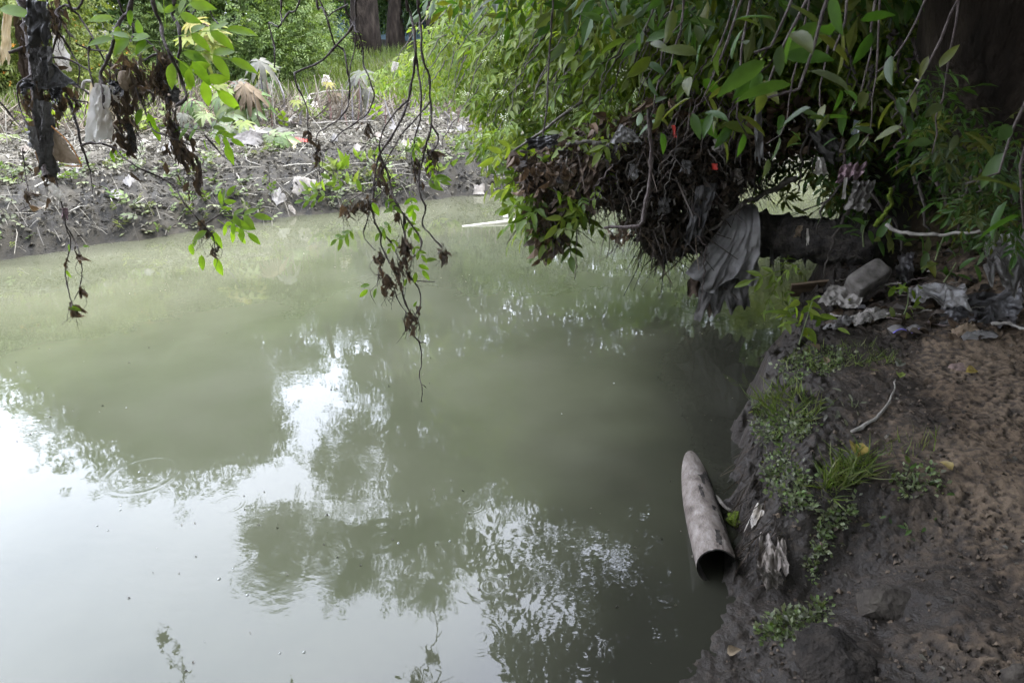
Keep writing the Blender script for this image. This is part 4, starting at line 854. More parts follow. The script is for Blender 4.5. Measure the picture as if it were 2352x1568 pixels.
for k in range(70):
    x, y = rnd.uniform(900, 1700), rnd.uniform(40, 300); Y = np.interp(x, [880, 1150, 1400, 1700], [7.6, 6.3, 5.3, 5.0]) - rnd.uniform(.0, .2); l = rnd.uniform(60, 150)
    obj('stem', twig([at(x + l * .8, y - l * .75, Y + .15), at(x + l * .35, y - l * .2, Y), at(x + l * .08, y + l * .2, Y), at(x - l * .02, y + l * .6, Y)], .007, .003, 18, 5, .03, .3), M[rnd.choice(['barkg', 'barkg', 'vine']) if x < 1450 else 'vine'], elder)

# dark second shrub in the shade behind the log
sb_ = np.array([4.6, 5.9, height(4.6, 5.9)])
PB = [(1700, 0), (2180, -20), (2230, 300), (2330, 420), (2330, 560), (2200, 540), (2050, 470), (1960, 430), (1900, 330), (1760, 330), (1690, 300)]
xy = sample_poly(PB, 1300); sp2 = view_points(xy, np.interp(xy[:, 0], [1700, 2330], [6.0, 4.0]) + RG.random(1300) * 1.8)
q = sample_poly([(2130, 150), (2200, 230), (2352, 300), (2352, 560), (2200, 500), (2100, 330)], 170); sp2 = np.vstack([sp2, view_points(q, RG.uniform(2.5, 3.0, 170))])
q = sample_poly([(1860, 330), (1990, 300), (2040, 480), (1900, 480), (1905, 420)], 120); sp2 = np.vstack([sp2, view_points(q, RG.uniform(4.8, 5.4, 120))])
q = sample_poly([(1700, 340), (1900, 335), (1900, 372), (1790, 385), (1700, 400)], 60); sp2 = np.vstack([sp2, view_points(q, RG.uniform(5.2, 6, 60))])
shade = thing('shade_shrub', 'dark tangled undergrowth on the near bank behind the litter heap', 'shrub', sb_)
m = len(sp2); V, F = inst(EL2, sp2, rdir(m, .4), rup(m, .5), np.where(sp2[:, 1] < 3.2, RG.uniform(.08, .15, m), RG.uniform(.12, .24, m)))
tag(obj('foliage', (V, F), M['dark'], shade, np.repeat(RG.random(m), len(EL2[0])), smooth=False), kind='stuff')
for k in range(30):
    x, y = rnd.uniform(1720, 2330), rnd.uniform(60, 480); Y = np.interp(x, [1700, 2330], [5.6, 3.7]); a = rnd.uniform(-1, 1); l = rnd.uniform(80, 200)
    obj('stem', twig([at(x, y, Y), at(x + a * l * .4, y + l * .45, Y - .1), at(x + a * l * .6, y + l, Y - .05)], .012, .005, 18, 5, .05, .2), M[rnd.choice(['bark', 'bark', 'vine'])], shade)

# ------------------------------------------------------------------ flood debris slung under the elder, and the log
DM = [(1195, 360), (1260, 375), (1320, 330), (1380, 345), (1440, 300), (1520, 320), (1580, 285), (1660, 310), (1720, 300), (1750, 375), (1700, 430), (1650, 500), (1610, 560), (1520, 585), (1465, 550), (1435, 480), (1375, 455), (1310, 490), (1270, 540), (1225, 500), (1200, 430)]
deb = thing('flood_debris', 'dark mat of dead leaves and roots slung under the elder bush', 'debris', at(1500, 600, 5.5))
xy = sample_poly(DM, 8500); dp = view_points(xy, RG.uniform(5.05, 6.0, len(xy)))
sag = fbm(xy[:, 0] / 40, xy[:, 1] / 200, 2, 77); dp[:, 2] -= np.clip(sag, 0, 1) * .12
CR = [crumpled(80 + k, 3, .28) for k in range(3)]
Vs, tn = [], []
for q in range(3):
    p = dp[q::3]; m = len(p); d_ = norm(np.stack([RG.normal(size=m) * .8, RG.normal(size=m) * .6, -.4 + RG.normal(size=m) * .6], -1))
    Vs.append(inst(CR[q], p, d_, RG.normal(size=(m, 3)) + [0, -.6, .4], RG.uniform(.025, .095, m))); tn.append(np.repeat(RG.random(m) ** 1.4, len(CR[q][0])))
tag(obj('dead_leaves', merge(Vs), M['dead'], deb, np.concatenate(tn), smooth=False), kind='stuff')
rx = np.vstack([sample_poly(DM, 3600), sample_poly([(1430, 230), (1700, 200), (1760, 330), (1600, 345), (1400, 340)], 900), sample_poly([(1720, 330), (1800, 340), (1760, 420), (1690, 450)], 160), sample_poly([(1880, 330), (2000, 300), (2030, 470), (1930, 480)], 300)]); rp = view_points(rx, RG.uniform(5.0, 5.9, len(rx)))
d_ = norm(np.stack([RG.normal(size=len(rp)) * .7, RG.normal(size=len(rp)) * .5, -.8 + RG.normal(size=len(rp)) * .15], -1))
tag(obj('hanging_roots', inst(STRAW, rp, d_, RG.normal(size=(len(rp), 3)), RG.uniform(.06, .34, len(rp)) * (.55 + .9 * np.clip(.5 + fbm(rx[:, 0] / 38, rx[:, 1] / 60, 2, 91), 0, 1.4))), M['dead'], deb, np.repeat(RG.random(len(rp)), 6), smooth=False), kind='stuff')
lx = sample_poly([(1190, 380), (1300, 360), (1400, 370), (1390, 470), (1330, 490), (1300, 560), (1240, 590), (1215, 500)], 620); lq = view_points(lx, RG.uniform(4.95, 5.3, len(lx)))
tag(obj('brown_leaves', inst(CR[1], lq, norm(RG.normal(size=(len(lq), 3)) * [.6, .5, .4] + [-.2, 0, -.8]), RG.normal(size=(len(lq), 3)), RG.uniform(.035, .12, len(lq))), M['deadb'], deb, np.repeat(RG.random(len(lq)), len(CR[1][0])), smooth=False), kind='stuff')
ux = sample_poly([(1160, 350), (1260, 330), (1330, 290), (1450, 230), (1650, 190), (1900, 200), (2080, 260), (2030, 470), (1950, 470), (1900, 350), (1760, 350), (1640, 400), (1400, 420), (1300, 440), (1200, 430)], 3600); up_ = view_points(ux, RG.uniform(5.1, 6.8, len(ux)))
tag(obj('caught_leaves', inst(CR[0], up_, rdir(len(ux), .6), RG.normal(size=(len(ux), 3)), RG.uniform(.04, .13, len(ux))), M['deadb'], deb, np.repeat(RG.random(len(ux)) ** 1.2, len(CR[0][0])), smooth=False), kind='stuff')
for pts in [[(1600, 330), (1530, 320), (1470, 330), (1400, 310)], [(1640, 290), (1610, 345), (1555, 350), (1545, 420), (1550, 470)], [(1500, 420), (1480, 500), (1475, 545)], [(1830, 410), (1760, 440), (1680, 490), (1600, 545), (1480, 560)], [(1520, 560), (1560, 520), (1650, 380)], [(1720, 560), (1690, 590), (1640, 600)], [(1420, 340), (1350, 325), (1300, 330)], [(1570, 480), (1600, 560), (1640, 640), (1700, 690)]]:
    obj('branch', twig([at(x, y, 5.15 + rnd.uniform(-.1, .15)) for x, y in pts], .022, .008, 26, 6, .04, .25), M[rnd.choice(['barkg', 'bark'])], deb)
for k in range(70):
    x, y = rnd.uniform(1230, 1720), rnd.uniform(300, 540)
    if not inpoly(DM, np.array([x]), np.array([y]))[0]: continue
    l = rnd.uniform(40, 130); a = rnd.gauss(0, .7); Y = rnd.uniform(4.9, 5.15)
    obj('root', twig([at(x, y, Y), at(x + a * l * .4 + rnd.gauss(0, 12), y + l * .35, Y - .05), at(x + a * l * .5 + rnd.gauss(0, 14), y + l * .8, Y)], rnd.uniform(.004, .01), .002, 14, 5, .04, .2), M[rnd.choice(['vine', 'bark', 'barkg', 'bark'])], deb)
for x, y, s, mt in [(1300, 420, 26, 'pkraft'), (1460, 390, 22, 'pgrey'), (1530, 470, 26, 'cdark'), (1580, 380, 20, 'pgrey'), (1660, 330, 22, 'cgrey'), (1490, 300, 18, 'mudcloth'), (1700, 400, 22, 'mudcloth'), (1360, 470, 24, 'pbrown'), (1610, 500, 30, 'pblack'), (1440, 520, 20, 'pbrown')]:
    Y = rnd.uniform(4.9, 5.05); rag('snagged_scrap', None, None, at(x - s * .4, y - s * .6, Y), at(x + s * .5, y - s * .5, Y + .05), at(x - s * .6, y + s, Y), at(x + s * .3, y + s * 1.3, Y), mt, .03, 2, 14, 16, .45, parent=deb)
for px, py, l in [(1325, 480, 170), (1620, 580, 150), (1500, 560, 60), (1355, 430, 110)]:
    p = at(px, py, 5.0); obj('dangling_root', twig([p, p + [.01, 0, -l * .0016], p + [.0, .01, -l * .0032]], .006, .003, 18, 5, .03, .4), M['vine'], deb)

la, lb = at(1545, 535, 5.7), at(2010, 565, 4.9)
log = tag(obj('mud_log', tube(smooth_path([la, (la + lb) / 2 + [0, 0, .03], lb], 44), .165, 20, .5, 9), M['mudcake'], origin=(la + lb) / 2), 'thick mud-caked log lying across the water under the elder', 'log')
# grey plastic sheet draped over the log
def drape():
    nu, nv = 40, 60; V = []
    U = np.linspace(0, 1, nu)
    for j in range(nv):
        t = j / (nv - 1)
        cx = 1640 + 85 * U
        c = np.array([at(x, 520 + (x - 1640) * .06, 5.5 - (x - 1560) * .0017) for x in cx])
        fold = .03 * fbm(U * 4.5 + 3, U * 0 + t * 1.3, 2, 5) + .028 * fbm(U * 9 + t * 2.5, U * 0 + t * 2.6 + 4, 2, 8)
        if t < .3:
            a = math.radians(150) - t / .3 * math.radians(140); r = .19 + fold * (.3 + t * 2)
            V.append(c + np.stack([U * 0, -np.cos(a) * r, np.sin(a) * r], -1))
        else:
            s = (t - .3) / .7; drop = s * (.42 + .22 * fbm(U * 2.2 + 1.3, U * 0, 2, 8)) ; spread = (U - .62) * .28 * s - .06 * s
            V.append(c + np.stack([spread + .04 * fbm(U * 5, U * 0 + s * 3, 2, 6) * s, -.19 - fold * (1 + s * 1.6) - .03 * s, .03 - drop], -1))
    return np.concatenate(V), sheet_faces(nu, nv)
tag(obj('plastic_sheet', drape(), M['pgrey']), 'creased grey plastic sheet draped over the log', 'plastic sheet')
rag('dark_cloth', 'long dark grey cloth trailing from the log into the water', 'cloth', at(1625, 565, 5.2), at(1722, 560, 5.15), at(1595, 745, 5.1), at(1722, 722, 5.05), 'cdark', .045, 4, 40, 40, .22)
rag('dark_cloth', 'narrow brownish cloth hanging left of the long dark one', 'cloth', at(1598, 600, 5.3), at(1650, 600, 5.3), at(1572, 690, 5.2), at(1640, 745, 5.15), 'pbrown', .03, 2, 22, 26, .3)
rag('dark_cloth', 'black cloth tucked into the debris above the draped sheet', 'cloth', at(1600, 430, 5.0), at(1650, 420, 5.0), at(1570, 570, 5.0), at(1612, 560, 5.0), 'pblack', .03, 2, 20, 24, .2)
rag('plastic_bag', 'torn clear plastic bag snagged in the elder above the debris', 'bag', at(1425, 285, 4.9), at(1455, 300, 4.9), at(1400, 332, 4.9), at(1478, 330, 4.9), 'pclear', .03, 2, 22, 20, .1)
rag('red_tape', 'short red strip hanging in the dark debris', 'strip', at(1543, 288, 5.0), at(1551, 288, 5.0), at(1548, 318, 5.0), at(1556, 318, 5.0), 'red', .006, 1, 6, 10, .1)
rag('red_wrapper', 'small red packet stuck in the dark debris above the black cloth', 'wrapper', at(1635, 376, 4.95), at(1649, 376, 4.95), at(1636, 391, 4.95), at(1650, 391, 4.95), 'red', .008, 1, 8, 8, .1)
rag('hanging_strap', 'narrow brown strap dangling from the leaf tips over the water', 'strap', at(1243, 497, 5.3), at(1253, 497, 5.3), at(1236, 600, 5.3), at(1246, 600, 5.3), 'pkraft', .008, 1, 6, 20, .05)
rag('brown_cloth', 'roll of brown dried fronds on the debris edge', 'debris', at(1345, 355, 4.95), at(1392, 372, 4.95), at(1318, 440, 4.95), at(1360, 455, 4.95), 'pbrown', .05, 4, 26, 26, .35)
rag('plastic_scrap', 'whitish scrap at the tip of the drooping elder spray', 'scrap', at(1283, 455, 5.1), at(1310, 460, 5.1), at(1280, 478, 5.1), at(1305, 482, 5.1), 'pcream', .02, 2, 12, 12, .3)
rag('plastic_scrap', 'small white scrap on top of the draped sheet', 'scrap', at(1634, 465, 5.2), at(1648, 463, 5.2), at(1632, 478, 5.15), at(1649, 478, 5.15), 'pwhite', .01, 1, 8, 8, .2)
rag('plastic_scrap', 'bright white plastic scrap hanging right of the sunlit gap', 'scrap', at(1880, 362, 4.7), at(1894, 362, 4.7), at(1868, 404, 4.7), at(1905, 404, 4.7), 'pwhite', .02, 2, 16, 16, .12)
rag('plastic_strip', 'pale torn strip hanging vertically left of the sunlit gap', 'strip', at(1735, 220, 4.9), at(1752, 222, 4.9), at(1738, 385, 4.9), at(1756, 380, 4.9), 'pgrey', .03, 1, 12, 30, .15)
rag('mauve_cloth', 'mauve cloth bunched on the bank beyond the log', 'cloth', at(1935, 375, 4.6), at(1995, 368, 4.6), at(1922, 417, 4.5), at(1980, 405, 4.5), 'mauve', .035, 3, 26, 20, .15)
rag('grey_cloth', 'pleated grey cloth hanging below the mauve one', 'cloth', at(1965, 412, 4.5), at(2015, 412, 4.5), at(1945, 482, 4.4), at(2000, 490, 4.4), 'cgrey', .045, 4, 30, 24, .2)
rag('plastic_strip', 'thin white strip beside the pleated grey cloth', 'strip', at(1940, 408, 4.45), at(1948, 408, 4.45), at(1934, 460, 4.45), at(1942, 460, 4.45), 'pwhite', .01, 1, 6, 14, .1)
rag('wrapper', 'blue and yellow wrapper in the dark undergrowth', 'wrapper', at(1962, 276, 4.6), at(1978, 278, 4.6), at(1955, 311, 4.6), at(1970, 313, 4.6), 'blue', .012, 2, 12, 12, .1)
rag('plastic_scrap', 'pale teal plastic scrap in the dark undergrowth', 'scrap', at(1866, 258, 4.8), at(1896, 264, 4.8), at(1872, 280, 4.8), at(1900, 286, 4.8), 'teal', .012, 2, 12, 10, .2)
rag('grey_cloth', 'dusty grey cloth slope behind the mauve cloth', 'cloth', at(1860, 290, 5.0), at(1910, 300, 5.0), at(1900, 380, 4.9), at(1985, 372, 4.9), 'cdark', .04, 3, 24, 20, .25)
rag('plastic_scrap', 'torn wrapper hanging on the front of the log', 'wrapper', at(1832, 520, 4.85), at(1846, 518, 4.85), at(1822, 548, 4.85), at(1836, 550, 4.85), 'pkraft', .015, 1, 10, 12, .3)
rag('plastic_scrap', 'thin white strip hanging on the right end of the log', 'strip', at(1852, 525, 4.8), at(1858, 525, 4.8), at(1853, 566, 4.8), at(1859, 566, 4.8), 'pwhite', .008, 1, 6, 12, .2)
for x, w, h_, lab in [(1700, 7, 110, 'thin muddy rag dripping from the log beside the draped sheet'), (1770, 9, 70, 'short dark rag hanging under the middle of the log'), (1795, 8, 95, 'long dark rag hanging under the middle of the log'), (1845, 10, 60, 'muddy rag hanging where the log meets the bank')]:
    rag('hanging_rag', lab, 'rag', at(x, 560, 5.1), at(x + w, 560, 5.1), at(x - 2, 560 + h_, 5.1), at(x + w - 2, 560 + h_, 5.1), 'cdark', .015, 1, 8, 18, .4)

# ------------------------------------------------------------------ the pipe in the shallows
pa, pb = np.array([.835, 2.2, .07]), np.array([.985, 3.3, -.1])
def pipe():
    ax = norm(pb - pa); n = np.cross(ax, [0, 0, 1.0]); n /= np.linalg.norm(n); u = np.cross(n, ax); V = []; S = 40
    a = np.arange(S) / S * 6.28318; chip = .012 * fbm(np.cos(a) * 2.2, np.sin(a) * 2.2, 3, 3) - .03 * np.exp(-((a - 5.6) / .25) ** 2)
    K = 30
    for r, rng in ((.082, range(K)), (.075, range(K - 1, -1, -1))):
        for k in rng:
            c = pa + (pb - pa) * k / (K - 1); rr = r * (1 + .012 * fbm(a * .9, a * 0 + k * .3, 2, 4))
            V.append(c + (chip[:, None] * ax if k == 0 else 0) + rr[:, None] * (np.cos(a)[:, None] * n + np.sin(a)[:, None] * u))
    V = np.concatenate(V); i = np.arange(2 * K - 1)[:, None] * S; j = np.arange(S)[None]; jn = (j + 1) % S
    F = np.stack([i + j, i + jn, i + S + jn, i + S + j], -1).reshape(-1, 4)
    return V, F, K * S
V, F, half = pipe()
pr = thing('drain_pipe', 'broken pale plastic pipe lying half sunk at the bank edge', 'pipe', pa)
outer = F[:, 0] < half
obj('pipe_wall', (V, F[outer]), M['pvc'], pr); obj('pipe_lining', (V, F[~outer]), M['pvcin'], pr)
# mud dried along the bank side of the pipe, and the worn pale rim
ax = norm(pb - pa); n_ = np.cross(ax, [0, 0, 1.0]); n_ /= np.linalg.norm(n_); u_ = np.cross(n_, ax)
aa, kk = np.meshgrid(np.linspace(-.25, 1.7, 40), np.linspace(.03, .98, 70)); cc = pa + kk[..., None] * (pb - pa)
thick = .0012 + .006 * np.clip(fbm(aa * 2.1, kk * 9, 3, 61), 0, 1)
P_ = cc + (.0822 + thick)[..., None] * (np.cos(aa)[..., None] * n_ + np.sin(aa)[..., None] * u_); F_ = sheet_faces(40, 70)
keep_ = (fbm(aa * 1.6, kk * 7, 4, 62) + .35 * np.exp(-((aa - .35) / .4) ** 2)).ravel()
obj('dried_mud', (P_.reshape(-1, 3), F_[keep_[F_].min(1) > .16]), M['mudcake'], pr)

# ------------------------------------------------------------------ the near bank: stones, litter, weeds
def blob(c, r, ex=1.0, rot=(0, 0, 0), amp=.1, fr=1.6, seed=0, nu=28, nv=16):
    th, ph = np.meshgrid(np.linspace(0, 2 * math.pi, nu, endpoint=False), np.linspace(-math.pi / 2, math.pi / 2, nv))
    def sp_(v): return np.sign(v) * np.abs(v) ** ex
    X, Y, Z = sp_(np.cos(ph)) * sp_(np.cos(th)), sp_(np.cos(ph)) * sp_(np.sin(th)), sp_(np.sin(ph))
    k = 1 + amp * (fbm(X * fr + seed, Y * fr + Z * fr, 3, seed % 7) + fbm(Z * fr + seed, X * fr - Y, 2, 3))
    P = np.stack([X * r[0] * k, Y * r[1] * k, Z * r[2] * k], -1).reshape(-1, 3)
    from mathutils import Euler
    R_ = np.array(Euler(rot).to_matrix()); P = P @ R_.T + np.asarray(c)
    i = np.arange(nv - 1)[:, None] * nu; j = np.arange(nu)[None]; jn = (j + 1) % nu
    return P, np.stack([i + j, i + jn, i + nu + jn, i + nu + j], -1).reshape(-1, 4)
M['mud_sack'] = surf('mud_coated_sack', [(.012, .0105, .009), (.026, .022, .018), (.045, .037, .029)], 14, .95, 1.0, 55, .15, bdist=.03)
g = gnd(2085, 1395); tag(obj('stone', blob(g + [.0, .03, -.035], (.15, .075, .055), 0.62, (.55, .12, -.25), .25, 1.5, 5, 13, 8), M['stone'], smooth=False), 'large flat-faced stone half buried in the near mud', 'stone')
g = gnd(2207, 842); tag(obj('stone', blob(g - [0, 0, .008], (.065, .04, .016), .8, (.1, 0, .3), .25, 2, 8), M['pink']), 'flat pinkish stone lying on the crusted near mud', 'stone')
g = gnd(2345, 1560); tag(obj('stone', blob(g, (.05, .03, .04), .6, (.2, .3, .2), .25, 2, 12), M['stone']), 'angular stone at the lower right corner', 'stone')
g = gnd(1935, 1545); tag(obj('mud_sack', blob(g + [0, .02, -.03], (.13, .17, .085), .9, (0, 0, .2), .2, 2.2, 15), M['mud_sack']), 'rounded mud-covered sack bulging from the near bank at the bottom', 'sack')
g = gnd(1694, 1205); tag(obj('mossy_stub', blob(g + [.0, .03, .0], (.034, .045, .034), .9, (0, .2, .1), .3, 2.5, 18), M['moss']), 'small stub covered in bright green moss beside the pipe', 'stub')
tag(obj('grey_stick', twig([gz(1645, 1140, .0), gz(1668, 1165, .06), gnd(1690, 1190, .02)], .01, .008, 10, 6, .01), M['barkg']), 'grey stick poking from the mossy stub into the water', 'stick')
# partly buried cloth
rag('buried_cloth', 'grey-brown cloth bundle washed into the hollow of the near bank', 'cloth', gnd(1738, 1240, .04), gnd(1800, 1252, .05), gz(1738, 1322, .17), gz(1812, 1318, .18), 'mudcloth', .02, .6, 26, 24, .25, crease=1.6)
rag('buried_cloth', 'crinkled tan rag below the cloth bundle in the bank hollow', 'cloth', gz(1745, 1310, .19), gz(1795, 1316, .19), gz(1762, 1370, .08), gz(1806, 1362, .09), 'mudcloth', .02, 1.2, 24, 22, .3, crease=1.4)
heap('plastic_scrap', 'white shell-like scrap in the face of the near bank', 'scrap', 1737, 1168, .05, .09, 'pwhite', .02, 1, nx=10, ny=10)
# foam, striped cloth, board and sheets of the litter heap
def on(px, py, lift=0.0): return gnd(px, py, lift)
g = on(2000, 680)
tag(obj('foam_block', blob(at(1992, 642, 4.45), (.14, .075, .085), .28, (.5, -.45, .35), .03, 1.2, 21, 40, 26), M['foam']), 'grey foam cushion wedged upright on the litter heap', 'cushion')
rag('striped_cloth', 'pleated grey cloth under the foam cushion', 'cloth', at(1908, 650, 4.5), at(1990, 668, 4.4), at(1880, 688, 4.4), at(1968, 714, 4.25), 'cgrey', .03, 1, 30, 34, .12, crease=.8)
c0, c1 = at(1820, 672, 5.0), at(1925, 650, 4.9)
V, F = box(-.18, .18, -.01, .01, -.07, .07); from mathutils import Euler
V = V @ np.array(Euler((.5, -.15, -.1)).to_matrix()).T + (c0 + c1) / 2
tag(obj('wooden_board', (V, F), M['plank'], smooth=False), 'wet brown board poking over the water beside the litter heap', 'board')
rag('plastic_sheet', 'shiny silver-grey plastic sheet crumpled across the litter heap', 'plastic sheet', at(2080, 655, 4.2), at(2215, 640, 3.9), at(2090, 688, 4.0), at(2225, 700, 3.65), 'pclear', .04, 2, 36, 24, .2)
rag('plastic_sheet', 'large pale torn plastic hanging at the right edge above the heap', 'plastic sheet', at(2258, 538, 3.3), at(2380, 525, 3.2), at(2265, 650, 3.2), at(2385, 735, 3.1), 'pclear', .05, 3, 36, 36, .3)
rag('black_plastic', 'black plastic crumpled behind the foam cushion', 'plastic', on(2042, 640, .2), on(2085, 640, .2), on(2045, 680, .08), on(2080, 678, .08), 'pblack', .04, 2, 20, 20, .25)
rag('black_plastic', 'black bag lying in the shade at the right of the heap', 'plastic', on(2160, 720, .12), on(2330, 720, .16), on(2150, 762, .02), on(2330, 770, .02), 'pblack', .05, 3, 30, 24, .25)
heap('plastic_scrap', 'pale torn carton piece under the green sprig on the heap', 'scrap', 1995, 735, .3, .14, 'cgrey', .07, 3, .2)
heap('plastic_scrap', 'grey wrapper at the front edge of the heap near the water', 'scrap', 1930, 752, .26, .12, 'pgrey', .06, 3, .5)
heap('plastic_scrap', 'tan plastic cup piece right of the violet tray', 'scrap', 2215, 768, .16, .08, 'pkraft', .06, 2)
heap('plastic_scrap', 'pale leaf-like plastic left of the pale root', 'scrap', 2245, 782, .2, .06, 'pgrey', .04, 2, -.2)
g = on(2082, 768)
tray = thing('violet_tray', 'broken white tray with violet rim at the foot of the litter heap', 'tray', g)
for sx in (-1, 1):
    c = g + [.055 * sx, .01, .02]
    U, W = np.meshgrid(np.linspace(-1, 1, 14), np.linspace(-1, 1, 8)); z = .035 * (1 - U ** 2) * (1 - .4 * W ** 2)
    P = np.stack([c[0] + U * .05, c[1] + W * .035 + U * .01, c[2] + z], -1).reshape(-1, 3)
    sh = obj('shell', (P, sheet_faces(14, 8)), M['pgrey'], tray)
    k = P.reshape(8, 14, 3)[0]; obj('rim', tube(k + [0, -.002, 0], .004, 6), M['violet'], sh)
stick('pale root arching at the right edge of the heap', [(2270, 770), (2310, 768), (2365, 788)], .011, lift=.06)
tag(obj('pale_branch', twig([at(2035, 515, 3.9), at(2060, 532, 3.85), at(2130, 540, 3.7), at(2200, 535, 3.6), at(2290, 530, 3.5)], .011, .007, 26, 6, .02, .2), M['stick']), 'long pale branch stretching across the undergrowth above the cushion', 'branch')
tag(obj('green_stem', twig([at(2010, 520, 4.0), at(2030, 495, 4.0), at(2045, 470, 4.0), at(2045, 430, 4.0)], .014, .01, 16, 6, .02, .2), M['moss']), 'twisted green stem rising beside the pleated grey cloth', 'stem')
for k in range(22):
    x, y = rnd.uniform(1885, 2300), rnd.uniform(655, 765); l = rnd.uniform(20, 60); a = rnd.uniform(-.5, .5)
    stick('dry stalk lying in the near litter heap', [(x, y), (x + l * .5, y - l * a * .4), (x + l, y - l * a * .5)], rnd.uniform(.004, .009), rnd.choice(['stick', 'vine', 'barkg']), rnd.uniform(.03, .1), 'dry_stalk', 'dry stalks in the litter heap')
# leaf debris over the heap and the shaded slope behind it
hx = sample_poly([(1880, 700), (1930, 620), (2100, 560), (2352, 520), (2352, 780), (2200, 790), (2000, 770), (1900, 770)], 1500)
hp = gnd_many(hx[:420])
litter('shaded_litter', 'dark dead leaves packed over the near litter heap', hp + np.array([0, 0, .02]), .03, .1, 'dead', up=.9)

def leafplant(label, px, py, leaves, size, spread, mat='elder_o', Y=None, name='leafy_sprig', group=None, shape=None, h=.12):
    g = gnd(px, py) if Y is None else at(px, py, Y); root = thing(name, label, 'plant', g, group)
    lm = leaf_mesh(shape or 'single_leaf', {'castor': PAL[0]}.get(shape, LEAF), M[mat])
    top = g + [rnd.gauss(0, .02), rnd.gauss(0, .02), h]
    obj('stem', twig([g - [0, 0, .02], (g + top) / 2 + [rnd.gauss(0, .01), 0, 0], top], .005, .003, 8, 5), M['weedstem'], root)
    for k in range(leaves):
        t = rnd.uniform(.3, 1); p = g * (1 - t) + top * t + [rnd.gauss(0, spread), rnd.gauss(0, spread), rnd.gauss(0, spread * .4)]
        q = p - (g + top) / 2; place('leaf', lm, root, p, (q[0] * 3 + rnd.gauss(0, .4), q[1] * 3 + rnd.gauss(-.1, .4), rnd.gauss(-.1, .35)), (rnd.gauss(0, .4), rnd.gauss(-.4, .4), 1), size * rnd.uniform(.65, 1.2))
    return root
M['weedstem'] = surf('weed_stem', [(.07, .1, .03), (.12, .14, .06)], 20, .6)
leafplant('bright green leafy plant overhanging the water at the edge of the near bank', 1835, 790, 26, .12, .07, h=.28)
leafplant('fresh yellow-green shoot just left of the leafy waterside plant', 1808, 750, 9, .07, .03, h=.2)
leafplant('green sprig growing up through the litter heap', 2070, 735, 14, .09, .05, h=.2)
leafplant('small sprig with bright leaves beside the pleated cloth', 1945, 705, 6, .06, .03, h=.08)
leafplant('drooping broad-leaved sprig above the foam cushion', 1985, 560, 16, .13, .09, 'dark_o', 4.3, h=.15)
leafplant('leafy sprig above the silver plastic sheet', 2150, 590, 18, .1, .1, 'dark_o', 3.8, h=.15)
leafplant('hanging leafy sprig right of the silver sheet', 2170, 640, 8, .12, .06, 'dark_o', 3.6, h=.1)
leafplant('small broad-leaved weed on the near mud right of the grass tuft', 2095, 1120, 12, .05, .05, 'dark_o', h=.05)
leafplant('low weed cluster above the flat-faced stone', 2085, 1225, 14, .035, .05, 'dark_o', h=.04)
leafplant('pale wilted sprig lying on the near mud', 1960, 935, 12, .05, .05, 'castor_pale', h=.03)
leafplant('pale wilted cluster next to the drooping stalk', 1925, 955, 8, .05, .04, 'castor_pale', h=.02)
tag(obj('wilted_stalk', twig([on(1955, 998, .006), on(2010, 965, .01), on(2045, 920, .012), on(2055, 880, .02)], .009, .003, 20, 6, .01, .2), M['stick']), 'curved wilted stalk lying on the near mud', 'stalk')
for px, py, s, mt, lab in [(1967, 1062, .12, 'yellow', 'large yellow leaf standing in the grass tuft'), (2183, 1095, .06, 'yellow', 'small yellow leaf right of the broad-leaved weed'), (2215, 865, .07, 'yellow', 'curled yellow leaf below the pink stone'), (2057, 852, .08, 'castor_pale', 'pale green fallen leaf above the wilted stalk'), (2065, 878, .07, 'castor', 'blue-green fallen leaf at the tip of the wilted stalk'), (1895, 845, .06, 'dry', 'small tan leaf on the grassy edge'), (1880, 815, .07, 'dry', 'thin orange-brown leaf near the waterside plant'), (1668, 1515, .05, 'dry', 'brown curled leaf on the wet mud at the bottom'), (2010, 870, .03, 'dry', 'tiny tan leaf above the wilted sprig')]:
    g = on(px, py, .02); o = place('fallen_leaf', leaf_mesh('fallen_leaf_' + mt, crumpled(95, 5, .32), M[mt]), None, g, (rnd.uniform(-1, 1), rnd.uniform(-.5, .8), .25), (rnd.uniform(-.3, .3), -.4, 1), s); tag(o, lab, 'leaf')
# scattered dark leaf bits and pale flecks on the near mud
nx_ = sample_poly([(1790, 830), (2352, 800), (2352, 1568), (1650, 1568), (1760, 1350), (1740, 1050)], 110)
litter('mud_flecks', 'small leaf bits pressed into the near mud', gnd_many(nx_) - [0, 0, .008], .012, .035, 'litter', tint=lambda p, m: RG.uniform(.05, .5, m))
# grass and creeping weeds along the edge
def tufts(name, label, poly, n, smin, smax, mat, geom, lean=.4, cat='grass'):
    xy = sample_poly(poly, n); p = gnd_many(xy) - [0, 0, .008]
    d_ = norm(RG.normal(size=(n, 3)) * [lean, lean, .15] + [-.1, -.05, .8])
    return tag(obj(name, inst(geom, p, d_, RG.normal(size=(n, 3)) + ([0, 0, 0] if geom is BLADE else [0, -.3, 1.2]), RG.uniform(smin, smax, n)), M[mat], None, np.repeat(RG.random(n), len(geom[0])), smooth=False), label, cat, kind='stuff')
tufts('bank_grass', 'thick bright grass hanging over the near bank edge above the pipe', [(1718, 960), (1735, 915), (1790, 890), (1850, 905), (1885, 940), (1870, 970), (1780, 965)], 380, .03, .15, 'grass', BLADE, .7)
tufts('bank_grass', 'sparse grass shoots on the near bank below the waterside plant', [(1790, 830), (1850, 800), (1960, 790), (2070, 815), (2050, 845), (1930, 850), (1810, 860)], 420, .03, .1, 'grass', BLADE, .6)
tufts('bank_grass', 'bright grass tuft around the large yellow leaf', [(1880, 1130), (1900, 1080), (1950, 1050), (2000, 1060), (2010, 1090), (1950, 1120), (1900, 1160)], 260, .05, .16, 'grass', BLADE, .85)
